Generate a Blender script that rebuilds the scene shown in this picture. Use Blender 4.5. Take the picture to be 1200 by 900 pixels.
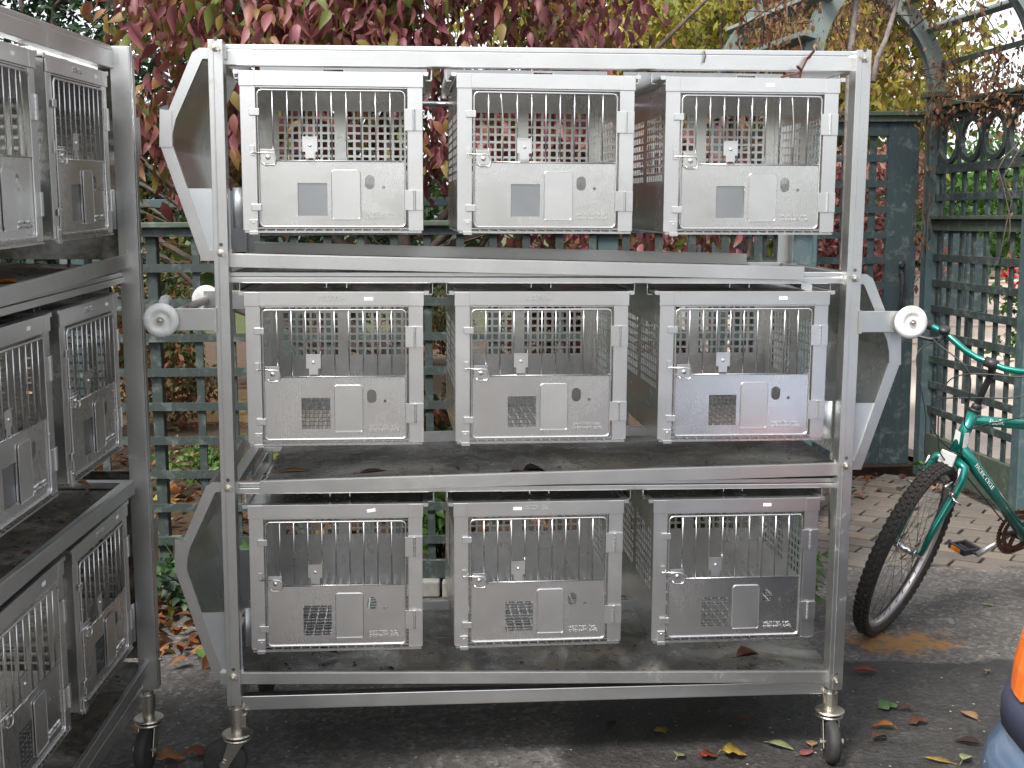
import bpy, math, random
import numpy as np
from mathutils import Vector, Matrix
from math import sin, cos, pi, radians

random.seed(7)
rng = np.random.default_rng(7)
S = bpy.context.scene
COL = S.collection
for o in list(bpy.data.objects):
    bpy.data.objects.remove(o)

# ------------------------------------------------------------------ camera
cam_d = bpy.data.cameras.new('camera')
cam = bpy.data.objects.new('camera', cam_d)
COL.objects.link(cam)
F_PX, PITCH, ROLL = 1434.451, radians(7.64), radians(-0.403)
fw = Vector((0, cos(PITCH), -sin(PITCH)))
r0 = Vector((1, 0, 0)); u0 = r0.cross(fw)
rr = r0 * cos(ROLL) + u0 * sin(ROLL); uu = rr.cross(fw)
cam.matrix_world = Matrix(((rr.x, uu.x, -fw.x, 0), (rr.y, uu.y, -fw.y, 0), (rr.z, uu.z, -fw.z, 1.55), (0, 0, 0, 1)))
cam_d.sensor_width = 36
cam_d.lens = F_PX / 1200 * 36
cam_d.clip_start = 0.05
cam_d.clip_end = 2000
S.camera = cam

# ------------------------------------------------------------------ light
SUN_EL, SUN_AZ = radians(52), radians(215)      # azimuth clockwise from +Y: behind and left of the camera
w = bpy.data.worlds.new('World'); S.world = w; w.use_nodes = True
nt = w.node_tree; nt.nodes.clear()
sky = nt.nodes.new('ShaderNodeTexSky'); sky.sky_type = 'NISHITA'; sky.sun_disc = False
sky.sun_elevation = SUN_EL; sky.sun_rotation = SUN_AZ
sky.air_density = 1.0; sky.dust_density = 2.0; sky.ozone_density = 1.0
hs = nt.nodes.new('ShaderNodeHueSaturation'); hs.inputs['Saturation'].default_value = 0.22
bg = nt.nodes.new('ShaderNodeBackground'); bg.inputs['Strength'].default_value = 0.15
wo = nt.nodes.new('ShaderNodeOutputWorld')
nt.links.new(sky.outputs[0], hs.inputs['Color']); nt.links.new(hs.outputs[0], bg.inputs[0]); nt.links.new(bg.outputs[0], wo.inputs[0])
sd = bpy.data.lights.new('sun', 'SUN'); sd.energy = 2.2; sd.angle = radians(14); sd.color = (1, 0.965, 0.92)
sun = bpy.data.objects.new('sun', sd); COL.objects.link(sun)
d = Vector((sin(SUN_AZ) * cos(SUN_EL), cos(SUN_AZ) * cos(SUN_EL), sin(SUN_EL)))
sun.rotation_euler = d.to_track_quat('Z', 'Y').to_euler(); sun.location = (0, 0, 12)
S.view_settings.view_transform = 'Standard'; S.view_settings.look = 'None'
S.view_settings.exposure = 1.15; S.view_settings.gamma = 1.0

# ------------------------------------------------------------------ helpers
class MB:
    def __init__(s): s.v = []; s.f = []; s.m = []
    def add(s, vs, fs, mi=0):
        n = len(s.v); s.v += [tuple(p) for p in vs]
        s.f += [tuple(i + n for i in f) for f in fs]; s.m += [mi] * len(fs)
    def box(s, x0, x1, y0, y1, z0, z1, M=None, mi=0):
        vs = [Vector(p) for p in ((x0,y0,z0),(x1,y0,z0),(x1,y1,z0),(x0,y1,z0),(x0,y0,z1),(x1,y0,z1),(x1,y1,z1),(x0,y1,z1))]
        if M is not None: vs = [M @ p for p in vs]
        s.add(vs, [(0,3,2,1),(4,5,6,7),(0,1,5,4),(1,2,6,5),(2,3,7,6),(3,0,4,7)], mi)
    def bar(s, p0, p1, wx, wy, up=(0,0,1), mi=0):
        """square bar from p0 to p1"""
        p0 = Vector(p0); p1 = Vector(p1); d = (p1 - p0).normalized(); up = Vector(up)
        if abs(d.dot(up)) > .98: up = Vector((0, 1, 0))
        a = d.cross(up).normalized() * wx / 2; b = a.normalized().cross(d) * wy / 2
        vs = [p + q for p in (p0, p1) for q in (-a-b, a-b, a+b, -a+b)]
        s.add(vs, [(3,2,1,0),(4,5,6,7),(0,1,5,4),(1,2,6,5),(2,3,7,6),(3,0,4,7)], mi)
    def tube(s, path, r, n=8, closed=False, mi=0, caps=True):
        P = [Vector(p) for p in path]; N = len(P)
        rs = r if hasattr(r, '__len__') else [r] * N
        vs = []; prev = None
        for i, p in enumerate(P):
            if closed: t = (P[(i+1) % N] - P[i-1]).normalized()
            else: t = (P[min(i+1, N-1)] - P[max(i-1, 0)]).normalized()
            if prev is None:
                a = t.cross(Vector((0, 0, 1)))
                if a.length < .1: a = t.cross(Vector((0, 1, 0)))
            else: a = prev - t * prev.dot(t)
            a.normalize(); prev = a; b = t.cross(a)
            vs += [p + (a * cos(2*pi*k/n) + b * sin(2*pi*k/n)) * rs[i] for k in range(n)]
        fs = []
        for i in range(N if closed else N - 1):
            j = (i + 1) % N
            fs += [(i*n+k, i*n+(k+1) % n, j*n+(k+1) % n, j*n+k) for k in range(n)]
        if not closed and caps: fs += [tuple(range(n))[::-1], tuple((N-1)*n + k for k in range(n))]
        s.add(vs, fs, mi)
    def lathe(s, prof, c, axis, n=24, mi=0):
        """prof: (radius, distance along axis) list"""
        c = Vector(c); ax = Vector(axis).normalized(); a = ax.cross(Vector((0, 0, 1)))
        if a.length < .1: a = ax.cross(Vector((0, 1, 0)))
        a.normalize(); b = ax.cross(a); vs = []; N = len(prof)
        for r, h in prof: vs += [c + ax*h + (a*cos(2*pi*k/n) + b*sin(2*pi*k/n))*max(r, 1e-5) for k in range(n)]
        fs = [(i*n+k, i*n+(k+1) % n, (i+1)*n+(k+1) % n, (i+1)*n+k) for i in range(N-1) for k in range(n)]
        fs += [tuple(range(n))[::-1], tuple((N-1)*n + k for k in range(n))]
        s.add(vs, fs, mi)
    def prism(s, pts, off, M=None, mi=0):
        """polygon pts (3d) swept by vector off"""
        off = Vector(off); P = [Vector(p) for p in pts]; n = len(P)
        vs = P + [p + off for p in P]
        if M is not None: vs = [M @ p for p in vs]
        s.add(vs, [tuple(range(n)), tuple(range(2*n-1, n-1, -1))] + [(i, i+n, (i+1) % n + n, (i+1) % n) for i in range(n)], mi)
    def mesh(s, name, mats, smooth=False):
        me = bpy.data.meshes.new(name); me.from_pydata(s.v, [], s.f)
        mats = mats if isinstance(mats, (list, tuple)) else [mats]
        for m in mats: me.materials.append(m)
        if len(mats) > 1: me.polygons.foreach_set('material_index', s.m)
        if smooth: me.polygons.foreach_set('use_smooth', [True] * len(me.polygons))
        me.validate(); me.update(); return me
    def build(s, name, mats, parent=None, smooth=False, bevel=0, solid=0):
        return link(name, s.mesh(name, mats, smooth), parent, bevel, solid)

def link(name, me, parent=None, bevel=0, solid=0, loc=None):
    o = bpy.data.objects.new(name, me); COL.objects.link(o); o.parent = parent
    if solid:
        m = o.modifiers.new('thickness', 'SOLIDIFY'); m.thickness = solid; m.offset = 0
    if bevel:
        m = o.modifiers.new('edge', 'BEVEL'); m.width = bevel; m.segments = 2; m.limit_method = 'ANGLE'; m.angle_limit = radians(40)
    if loc: o.location = loc
    return o
def empty(name, loc=(0,0,0), label=None, cat=None, group=None, M=None):
    o = bpy.data.objects.new(name, None); COL.objects.link(o); o.empty_display_size = .1
    if M is not None: o.matrix_world = M
    else: o.location = loc
    tag(o, label, cat, group); return o
def tag(o, label=None, cat=None, group=None, kind=None):
    if label: o['label'] = label
    if cat: o['category'] = cat
    if group: o['group'] = group
    if kind: o['kind'] = kind
    return o
def kids(o): return [c for c in o.children]
def copy_tree(o, parent=None):
    c = o.copy(); COL.objects.link(c); c.parent = parent
    for ch in list(o.children): copy_tree(ch, c)
    return c
def shade_smooth_by_angle(me): pass

# ------------------------------------------------------------------ materials
class NM:
    def __init__(s, name):
        s.m = bpy.data.materials.new(name); s.m.use_nodes = True; s.t = s.m.node_tree
        s.p = s.t.nodes['Principled BSDF']; s.tc = None
    def n(s, typ, **kw):
        o = s.t.nodes.new('ShaderNode' + typ)
        for k, v in kw.items(): setattr(o, k, v)
        return o
    def l(s, a, b): s.t.links.new(a, b)
    def coord(s, scale=(1,1,1), rand=0, world=False):
        if world:
            g = s.n('NewGeometry'); src = g.outputs['Position']
        else:
            g = s.n('TexCoord'); src = g.outputs['Object']
        mp = s.n('Mapping'); mp.inputs['Scale'].default_value = scale
        s.l(src, mp.inputs['Vector'])
        if rand:
            oi = s.n('ObjectInfo'); ml = s.n('Math', operation='MULTIPLY'); ml.inputs[1].default_value = rand
            s.l(oi.outputs['Random'], ml.inputs[0]); s.l(ml.outputs[0], mp.inputs['Location'])
        return mp.outputs[0]
    def noise(s, vec, scale, detail=4, rough=.55, dist=0):
        o = s.n('TexNoise'); o.inputs['Scale'].default_value = scale; o.inputs['Detail'].default_value = detail
        o.inputs['Roughness'].default_value = rough; o.inputs['Distortion'].default_value = dist
        s.l(vec, o.inputs['Vector']); return o.outputs['Fac']
    def ramp(s, fac, stops, interp='LINEAR'):
        o = s.n('ValToRGB'); cr = o.color_ramp; cr.interpolation = interp
        while len(cr.elements) > 1: cr.elements.remove(cr.elements[-1])
        cr.elements[0].position = stops[0][0]; cr.elements[0].color = c4(stops[0][1])
        for p, c in stops[1:]:
            e = cr.elements.new(p); e.color = c4(c)
        s.l(fac, o.inputs['Fac']); return o.outputs['Color']
    def mix(s, fac, a, b, mode='MIX'):
        o = s.n('Mix', data_type='RGBA', blend_type=mode)
        if isinstance(fac, (int, float)): o.inputs[0].default_value = fac
        else: s.l(fac, o.inputs[0])
        for v, i in ((a, 6), (b, 7)):
            if isinstance(v, (tuple, list)): o.inputs[i].default_value = c4(v)
            else: s.l(v, o.inputs[i])
        return o.outputs[2]
    def math(s, op, a, b=0.0, clamp=False):
        o = s.n('Math', operation=op, use_clamp=clamp)
        for i, v in ((0, a), (1, b)):
            if isinstance(v, (int, float)): o.inputs[i].default_value = v
            else: s.l(v, o.inputs[i])
        return o.outputs[0]
    def bump(s, h, strength=.3, dist=.01):
        o = s.n('Bump'); o.inputs['Strength'].default_value = strength; o.inputs['Distance'].default_value = dist
        s.l(h, o.inputs['Height']); s.l(o.outputs[0], s.p.inputs['Normal'])
    def set(s, **kw):
        for k, v in kw.items():
            i = s.p.inputs[k.replace('_', ' ')]
            if isinstance(v, (int, float)): i.default_value = v
            elif isinstance(v, (tuple, list)): i.default_value = c4(v)
            else: s.l(v, i)
        return s.m
def c4(c):
    if isinstance(c, (int, float)): return (c, c, c, 1)
    return tuple(c) if len(c) == 4 else (*c, 1)

def steel(name, base, rough, dirt=.25, dirtcol=(.12,.10,.08), streak=(3,3,40), rvar=.14, bump=.04, metal=1.0, fa=.08):
    m = NM(name)
    co = m.coord((1,1,1), rand=37); st = m.coord(streak, rand=53)
    big = m.noise(co, 4.5, 5, .6, .6); fine = m.noise(st, 6, 3, .6)
    spots = m.noise(co, 34, 4, .7, .3)
    tone = m.ramp(big, [(.3, tuple(c*.88 for c in base)), (.7, base)])
    tone = m.mix(m.math('MULTIPLY', fine, fa), tone, tuple(min(1, c*1.12) for c in base))
    dm = m.ramp(m.math('MULTIPLY', spots, m.math('ADD', big, .45)), [(.60, 0), (.80, 1)])
    dmf = m.math('MULTIPLY', dm, dirt)
    col = m.mix(dmf, tone, dirtcol)
    rg = m.math('ADD', m.math('MULTIPLY', big, rvar), rough - rvar*.5)
    rg = m.math('ADD', rg, m.math('MULTIPLY', dm, .25*dirt))
    rg = m.math('ADD', rg, m.math('MULTIPLY', fine, .4*fa), clamp=True)
    m.bump(m.math('ADD', m.math('MULTIPLY', fine, .001), m.math('MULTIPLY', big, .9)), min(1, bump*4), .004)
    return m.set(Base_Color=col, Metallic=m.math('SUBTRACT', metal, m.math('MULTIPLY', dmf, .8)), Roughness=rg)

M = {}
M['steel'] = steel('stainless_steel', (.77,.765,.76), .31, dirt=.08, rvar=.10)
M['door'] = steel('door_steel', (.79,.785,.785), .25, dirt=.08, streak=(60,3,1.5), bump=.05, rvar=.10)
M['inner'] = steel('cage_wall_steel', (.84,.84,.83), .24, dirt=.2, bump=.10, streak=(40,40,1.5))
M['bar'] = steel('rod_steel', (.74,.73,.72), .26, dirt=.15)
M['alu'] = steel('frame_aluminium', (.64,.64,.63), .36, dirt=.35, dirtcol=(.2,.17,.13), streak=(3,3,3), bump=.03)
M['aluh'] = steel('beam_aluminium', (.72,.72,.71), .34, dirt=.3, dirtcol=(.2,.17,.13), streak=(1,12,60), bump=.03)
M['zinc'] = steel('zinc_plated_steel', (.62,.58,.5), .33, dirt=.9, dirtcol=(.16,.07,.03))
M['plate'] = steel('galvanised_sheet', (.62,.64,.66), .5, dirt=.3, streak=(3,3,3))

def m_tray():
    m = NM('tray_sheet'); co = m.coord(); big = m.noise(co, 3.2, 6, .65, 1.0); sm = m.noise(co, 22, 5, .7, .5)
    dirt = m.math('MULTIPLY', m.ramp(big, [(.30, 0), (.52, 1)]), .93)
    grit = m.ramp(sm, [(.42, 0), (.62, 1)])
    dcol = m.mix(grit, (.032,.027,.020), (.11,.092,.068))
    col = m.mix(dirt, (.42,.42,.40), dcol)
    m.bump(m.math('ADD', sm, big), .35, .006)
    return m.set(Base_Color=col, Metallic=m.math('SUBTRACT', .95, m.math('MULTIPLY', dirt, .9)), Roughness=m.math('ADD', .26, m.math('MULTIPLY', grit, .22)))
M['tray'] = m_tray()
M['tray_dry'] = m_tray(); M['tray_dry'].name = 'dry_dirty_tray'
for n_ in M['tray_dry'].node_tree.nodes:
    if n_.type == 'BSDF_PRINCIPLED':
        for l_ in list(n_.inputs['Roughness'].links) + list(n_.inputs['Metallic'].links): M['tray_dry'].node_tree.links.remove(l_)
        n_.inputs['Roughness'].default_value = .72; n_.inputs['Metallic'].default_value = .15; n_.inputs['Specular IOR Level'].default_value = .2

def m_rollwhite():
    m = NM('white_plastic'); n_ = m.noise(m.coord(), 30, 5, .6)
    return m.set(Base_Color=m.ramp(n_, [(.35, (.62,.62,.58)), (.6, (.80,.80,.78))]), Roughness=.42)
M['white'] = m_rollwhite()
def simple(name, col, rough=.5, metal=0, var=.25, scale=20, bump=.0, coat=0):
    m = NM(name); n_ = m.noise(m.coord(rand=11), scale, 5, .6)
    c = m.ramp(n_, [(.3, tuple(x*(1-var) for x in col)), (.7, tuple(min(1, x*(1+var)) for x in col))])
    if bump: m.bump(n_, bump, .005)
    m.set(Base_Color=c, Metallic=metal, Roughness=rough)
    if coat: m.p.inputs['Coat Weight'].default_value = coat; m.p.inputs['Coat Roughness'].default_value = .08
    return m.m
M['rubber'] = simple('black_rubber', (.028,.027,.026), .7, bump=.3, scale=60)
M['tyre'] = simple('tyre_rubber', (.035,.030,.026), .85, bump=.4, scale=90, var=.4)
M['black'] = simple('black_plastic', (.03,.03,.032), .45)
M['sticker'] = simple('paper_sticker', (.85,.85,.84), .5, var=.05)
M['darkhole'] = simple('dark_metal', (.12,.12,.12), .5, metal=.6)

def m_wood(name, c0, c1, moss=.3):
    m = NM(name); co = m.coord((1,1,1), rand=19); n1 = m.noise(co, 3, 5, .6); n2 = m.noise(m.coord((14,14,2), rand=9), 4, 5, .65)
    n3 = m.noise(co, 16, 6, .7, .4)
    col = m.mix(n1, c0, c1)
    col = m.mix(m.math('MULTIPLY', m.ramp(n3, [(.52, 0), (.66, 1)]), .55), col, (.17,.20,.19))
    col = m.mix(m.math('MULTIPLY', m.ramp(n2, [(.5, 0), (.72, 1)]), moss), col, (.10,.10,.065))
    m.bump(m.math('ADD', n2, n3), .3, .004)
    return m.set(Base_Color=col, Roughness=.65)
M['fence'] = m_wood('fence_green_paint', (.022,.036,.033), (.037,.052,.049))
M['fencelight'] = m_wood('weathered_green_paint', (.045,.082,.090), (.072,.115,.122), .2)
M['rail'] = m_wood('mossy_rail', (.045,.065,.045), (.065,.085,.058), .6)
M['panel'] = m_wood('gate_green_paint', (.022,.041,.047), (.033,.057,.062), .25)
M['purlin'] = m_wood('weathered_batten', (.13,.17,.16), (.20,.23,.21), .35)
M['bark'] = simple('bark', (.10,.075,.058), .9, var=.4, scale=30, bump=.8)
M['bark2'] = simple('grey_bark', (.17,.145,.13), .9, var=.4, scale=30, bump=.8)

def m_leaf(name, stops, trans=.35, rough=.5):
    m = NM(name); a = m.n('Attribute', attribute_name='tint')
    oi = m.n('ObjectInfo')
    co = m.coord(rand=3); nn = m.noise(co, 40, 3, .6)
    f = m.math('ADD', a.outputs['Fac'], m.math('MULTIPLY', m.math('SUBTRACT', nn, .5), .28), clamp=True)
    col = m.ramp(f, stops)
    m.set(Base_Color=col, Roughness=rough)
    tr = m.n('BsdfTranslucent'); m.l(col, tr.inputs['Color'])
    mx = m.n('MixShader'); mx.inputs[0].default_value = trans
    out = m.t.nodes['Material Output']
    m.l(m.p.outputs[0], mx.inputs[1]); m.l(tr.outputs[0], mx.inputs[2]); m.l(mx.outputs[0], out.inputs['Surface'])
    return m.m
M['redleaf'] = m_leaf('dogwood_leaf', [(0,(.055,.016,.018)),(.3,(.17,.042,.050)),(.52,(.30,.11,.12)),(.66,(.27,.10,.055)),(.8,(.20,.15,.03)),(.92,(.12,.16,.03)),(1,(.07,.12,.02))])
M['yelleaf'] = m_leaf('yellow_green_leaf', [(0,(.07,.11,.018)),(.3,(.18,.21,.035)),(.55,(.36,.34,.07)),(.8,(.50,.38,.08)),(1,(.36,.17,.06))], .45)
M['darkleaf'] = m_leaf('evergreen_leaf', [(0,(.008,.025,.010)),(.5,(.02,.055,.022)),(1,(.045,.09,.03))], .15)
M['greenleaf'] = m_leaf('green_leaf', [(0,(.03,.08,.012)),(.5,(.07,.17,.03)),(1,(.15,.27,.05))], .4)
M['pinkleaf'] = m_leaf('pink_leaf', [(0,(.14,.04,.045)),(.5,(.28,.11,.10)),(1,(.42,.25,.20))], .4)
M['vine'] = m_leaf('vine_leaf', [(0,(.13,.05,.03)),(.5,(.26,.12,.06)),(.8,(.30,.19,.08)),(1,(.17,.17,.05))], .4)
M['mixleaf'] = m_leaf('garden_leaf', [(0,(.02,.045,.015)),(.4,(.05,.10,.025)),(.6,(.14,.12,.04)),(.75,(.24,.10,.03)),(1,(.26,.05,.04))], .3)
M['litter'] = m_leaf('fallen_leaf', [(0,(.035,.018,.010)),(.35,(.11,.042,.018)),(.6,(.25,.09,.025)),(.78,(.32,.20,.04)),(.88,(.30,.30,.05)),(1,(.12,.20,.04))], .1)
M['straw'] = m_leaf('pine_straw', [(0,(.18,.09,.035)),(.5,(.38,.21,.08)),(1,(.55,.36,.15))], .1)

def m_asphalt():
    m = NM('asphalt'); co = m.coord(world=True)
    n1 = m.noise(co, 1.1, 6, .6, .5); n2 = m.noise(co, 130, 3, .7); n3 = m.noise(co, 260, 2, .6); n4 = m.noise(co, 6, 6, .65)
    vo = m.n('TexVoronoi', feature='F1'); vo.inputs['Scale'].default_value = 62; m.l(co, vo.inputs['Vector'])
    st = m.ramp(vo.outputs['Color'], [(.0, .03), (.5, .10), (.8, .24), (1, .46)])
    dry = m.mix(.55, m.ramp(n2, [(.3, (.052,.045,.040)), (.7, (.18,.16,.143))]), st, 'MIX')
    dry = m.mix(m.math('MULTIPLY', n4, .4), dry, (.16,.138,.118))
    v2 = m.n('TexVoronoi', feature='F1'); v2.inputs['Scale'].default_value = 42; m.l(co, v2.inputs['Vector'])
    sx2 = m.n('SeparateXYZ'); m.l(v2.outputs['Color'], sx2.inputs[0])
    peb = m.math('MULTIPLY', m.ramp(v2.outputs['Distance'], [(.10, 1), (.22, 0)]), m.ramp(sx2.outputs[0], [(.90, 0), (.93, 1)]))
    hole = m.math('MULTIPLY', m.ramp(v2.outputs['Distance'], [(.15, 1), (.34, 0)]), m.ramp(sx2.outputs[1], [(.80, 0), (.84, 1)]))
    dry = m.mix(m.math('MULTIPLY', hole, .75), dry, (.025,.022,.02))
    dry = m.mix(m.ramp(n4, [(.35, .45), (.62, 0)]), dry, (.052,.046,.040))
    # damp patch: an irregular outline with a hard edge
    sx = m.n('SeparateXYZ'); m.l(co, sx.inputs[0])
    wob = m.math('MULTIPLY', m.math('SUBTRACT', m.noise(co, 2.6, 6, .62, .4), .5), .75)
    ex = m.math('POWER', m.math('ABSOLUTE', m.math('DIVIDE', m.math('SUBTRACT', sx.outputs[0], 1.35), 1.22)), 4)
    ey = m.math('POWER', m.math('ABSOLUTE', m.math('DIVIDE', m.math('SUBTRACT', sx.outputs[1], 2.95), 1.22)), 4)
    e = m.math('ADD', m.math('ADD', ex, ey), wob)
    wet = m.math('SUBTRACT', 1, m.math('SMOOTH_MIN', 1, 1)) if False else m.ramp(e, [(.90, 1), (1.0, 0)])
    ex2 = m.math('POWER', m.math('DIVIDE', m.math('ADD', sx.outputs[0], .95), .75), 2)
    ey2 = m.math('POWER', m.math('DIVIDE', m.math('SUBTRACT', sx.outputs[1], 3.3), .55), 2)
    wet2 = m.math('MULTIPLY', m.ramp(m.math('ADD', m.math('ADD', ex2, ey2), wob), [(.7, 1), (1.1, 0)]), .3)
    wet = m.math('MAXIMUM', wet, wet2)
    damp = m.mix(wet, dry, m.mix(m.ramp(n4, [(.3, .86), (.7, .62)]), dry, (.014,.013,.012))); damp = m.mix(peb, damp, (.42,.39,.35))
    # orange stain
    qx = m.math('POWER', m.math('DIVIDE', m.math('SUBTRACT', sx.outputs[0], 1.42), .24), 2)
    qy = m.math('POWER', m.math('DIVIDE', m.math('SUBTRACT', sx.outputs[1], 4.33), .15), 2)
    on = m.math('ADD', m.math('ADD', qx, qy), m.math('MULTIPLY', m.math('SUBTRACT', m.noise(co, 15, 5, .7), .5), 5.5))
    stain = m.math('MULTIPLY', m.ramp(on, [(.1, 1), (.9, 0)]), .72)
    col = m.mix(stain, damp, (.36,.17,.03))
    m.bump(m.math('ADD', m.math('ADD', n2, m.math('MULTIPLY', vo.outputs['Distance'], 1.4)), n3), .9, .004)
    rg = m.math('SUBTRACT', .88, m.math('MULTIPLY', wet, .42))
    return m.set(Base_Color=col, Roughness=rg)
M['asphalt'] = m_asphalt()
def m_ground(name, a, b, scale, bump=.8):
    m = NM(name); co = m.coord(world=True); n1 = m.noise(co, scale, 6, .7); n2 = m.noise(co, scale*7, 5, .7)
    col = m.mix(n1, a, b); col = m.mix(m.ramp(n2, [(.45, 0), (.7, .7)]), col, (.04,.035,.02)); m.bump(m.math('ADD', n1, n2), bump, .05)
    return m.set(Base_Color=col, Roughness=.95)
M['soil'] = m_ground('mulch', (.07,.042,.025), (.17,.10,.05), 9)
M['lawn'] = m_ground('far_ground', (.05,.075,.02), (.12,.12,.04), 3)
M['sand'] = m_ground('paver_sand', (.022,.020,.014), (.05,.042,.028), 12)
M['strawbed'] = m_ground('straw_ground', (.40,.24,.09), (.56,.38,.16), 8)
def m_brick(name, cols):
    m = NM(name); oi = m.n('ObjectInfo'); co = m.coord(rand=29); n1 = m.noise(co, 28, 6, .7); n2 = m.noise(co, 160, 3, .6)
    c = m.ramp(oi.outputs['Random'], cols, 'LINEAR'); c = m.mix(m.math('MULTIPLY', n1, .5), c, (.16,.14,.12)); m.bump(m.math('ADD', n1, n2), .4, .004)
    return m.set(Base_Color=c, Roughness=.85)
M['brick'] = m_brick('paving_brick', [(0,(.075,.065,.055)),(.35,(.145,.12,.095)),(.7,(.11,.10,.085)),(1,(.18,.145,.11))])
M['pale'] = m_brick('pale_brick', [(0,(.66,.55,.47)),(.5,(.72,.61,.53)),(1,(.76,.66,.58))])
M['conc'] = simple('concrete', (.24,.235,.21), .85, var=.25, scale=12, bump=.3)
M['teal'] = simple('teal_paint', (.008,.21,.165), .28, metal=.55, var=.12, scale=4, coat=.8)
M['tealdark'] = M['teal']
M['chrome'] = simple('bike_chrome', (.75,.75,.74), .18, metal=1, var=.1)
M['spoke'] = simple('spoke_steel', (.30,.29,.28), .35, metal=.9, var=.1)
M['slide'] = steel('slide_plate', (.36,.37,.38), .38, dirt=.2, streak=(1,1,30))
M['rim'] = simple('rim_alloy', (.62,.58,.57), .32, metal=.85, var=.15)
M['rust'] = simple('rusty_chain_steel', (.12,.06,.04), .6, metal=.5, var=.4)
M['orange'] = simple('orange_reflector', (.85,.22,.02), .2, var=.1)
M['decal'] = simple('white_decal', (.8,.8,.78), .4, var=.05)
M['carblue'] = simple('car_blue_paint', (.10,.165,.26), .34, metal=.35, var=.08, scale=3, coat=.7)
M['trim'] = simple('dark_blue_trim', (.022,.026,.05), .5)
M['glass'] = NM('window_glass').set(Base_Color=(.03,.035,.04), Roughness=.05)
def m_lamp():
    m = NM('amber_lens'); n_ = m.n('TexWave'); n_.inputs['Scale'].default_value = 40; m.l(m.coord(), n_.inputs['Vector'])
    m.bump(n_.outputs['Fac'], .3, .003)
    m.p.inputs['Coat Weight'].default_value = .3
    return m.set(Base_Color=(.85,.17,.01), Roughness=.35)
M['amber'] = m_lamp()
# ------------------------------------------------------------------ cage racks
W, D = 1.727, 0.64
RACK_A = Matrix(((0.99686321, -0.07819172, 0.01223902, -0.79), (0.07833673, 0.99685648, -0.01185388, 3.221), (-0.01127367, 0.01277546, 0.99985484, 0), (0, 0, 0, 1)))
RACK_B = Matrix(((-0.02143168, -0.99970984, 0.01099653, -0.991), (0.99938766, -0.02172646, -0.02742749, 1.6527), (0.02765844, 0.01040197, 0.99956331, -0.0478), (0, 0, 0, 1)))
BEAMV = 0.03          # the beams sit a little behind the faces of the posts
TOPZ = (1.935, 1.371, 0.797)
CAGE_U = (0.310, 0.862, 1.412)

def wing_bolt(root, p, along=(0, -1, 0)):
    mb = MB(); p = Vector(p); a = Vector(along)
    mb.lathe([(.010,0),(.010,.002),(.0065,.003),(.0065,.009),(.003,.010),(.003,.018)], p, a, 12)
    mb.bar(p + a*.008 + Vector((-.012,0,.006)), p + a*.008 + Vector((.012,0,-.006)), .003, .007)
    return mb.build('bolt', M['zinc'], root, smooth=False)

def castor(root, u, v, base, swivel):
    """base: local z of the ground under this corner"""
    R = Matrix.Translation((u, v, base)) @ Matrix.Rotation(swivel, 4, 'Z')
    c = bpy.data.objects.new('castor', None); COL.objects.link(c); c.parent = root; c.empty_display_size = .05
    def tr(mb): mb.v = [tuple(R @ Vector(p)) for p in mb.v]; return mb
    top = .205 - base
    mb = MB()
    mb.lathe([(.017,.137),(.017,top-.03),(.021,top-.03),(.021,top+.012),(.016,top+.012),(.016,top+.02)], (0,0,0), (0,0,1), 20)
    mb.lathe([(.012,.137),(.040,.137),(.043,.141),(.040,.145),(.012,.147)], (0,0,0), (0,0,1), 28)
    mb.lathe([(.012,.124),(.037,.124),(.039,.128),(.037,.132),(.012,.134)], (0,0,0), (0,0,1), 28)
    mb.box(-.028,-.014,-.012,.012, .165, .20)
    tr(mb).build('stem', M['zinc'], c, smooth=False, bevel=.0008)
    mb = MB()
    for s in (-1, 1):
        mb.prism([(-.022, s*.021, .122), (.022, s*.021, .122), (.046, s*.021, .045), (.026, s*.021, .045)], (0, s*.003, 0))
    mb.box(-.022, .022, -.024, .024, .120, .1245)
    tr(mb).build('fork', M['zinc'], c, bevel=.001)
    mb = MB(); prof = []
    for r, h in ((.018,-.017),(.050,-.017),(.058,-.014),(.062,-.007),(.0625,0),(.062,.007),(.058,.014),(.050,.017),(.018,.017)): prof.append((r, h))
    mb.lathe(prof, (.036,0,.0625), (0,1,0), 32)
    tr(mb).build('wheel', M['rubber'], c, smooth=True)
    mb = MB(); mb.lathe([(.009,-.034),(.009,-.028),(.005,-.028),(.005,.028),(.009,.028),(.009,.034)], (.036,0,.0625), (0,1,0), 8)
    tr(mb).build('axle', M['zinc'], c)
    return c

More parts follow.
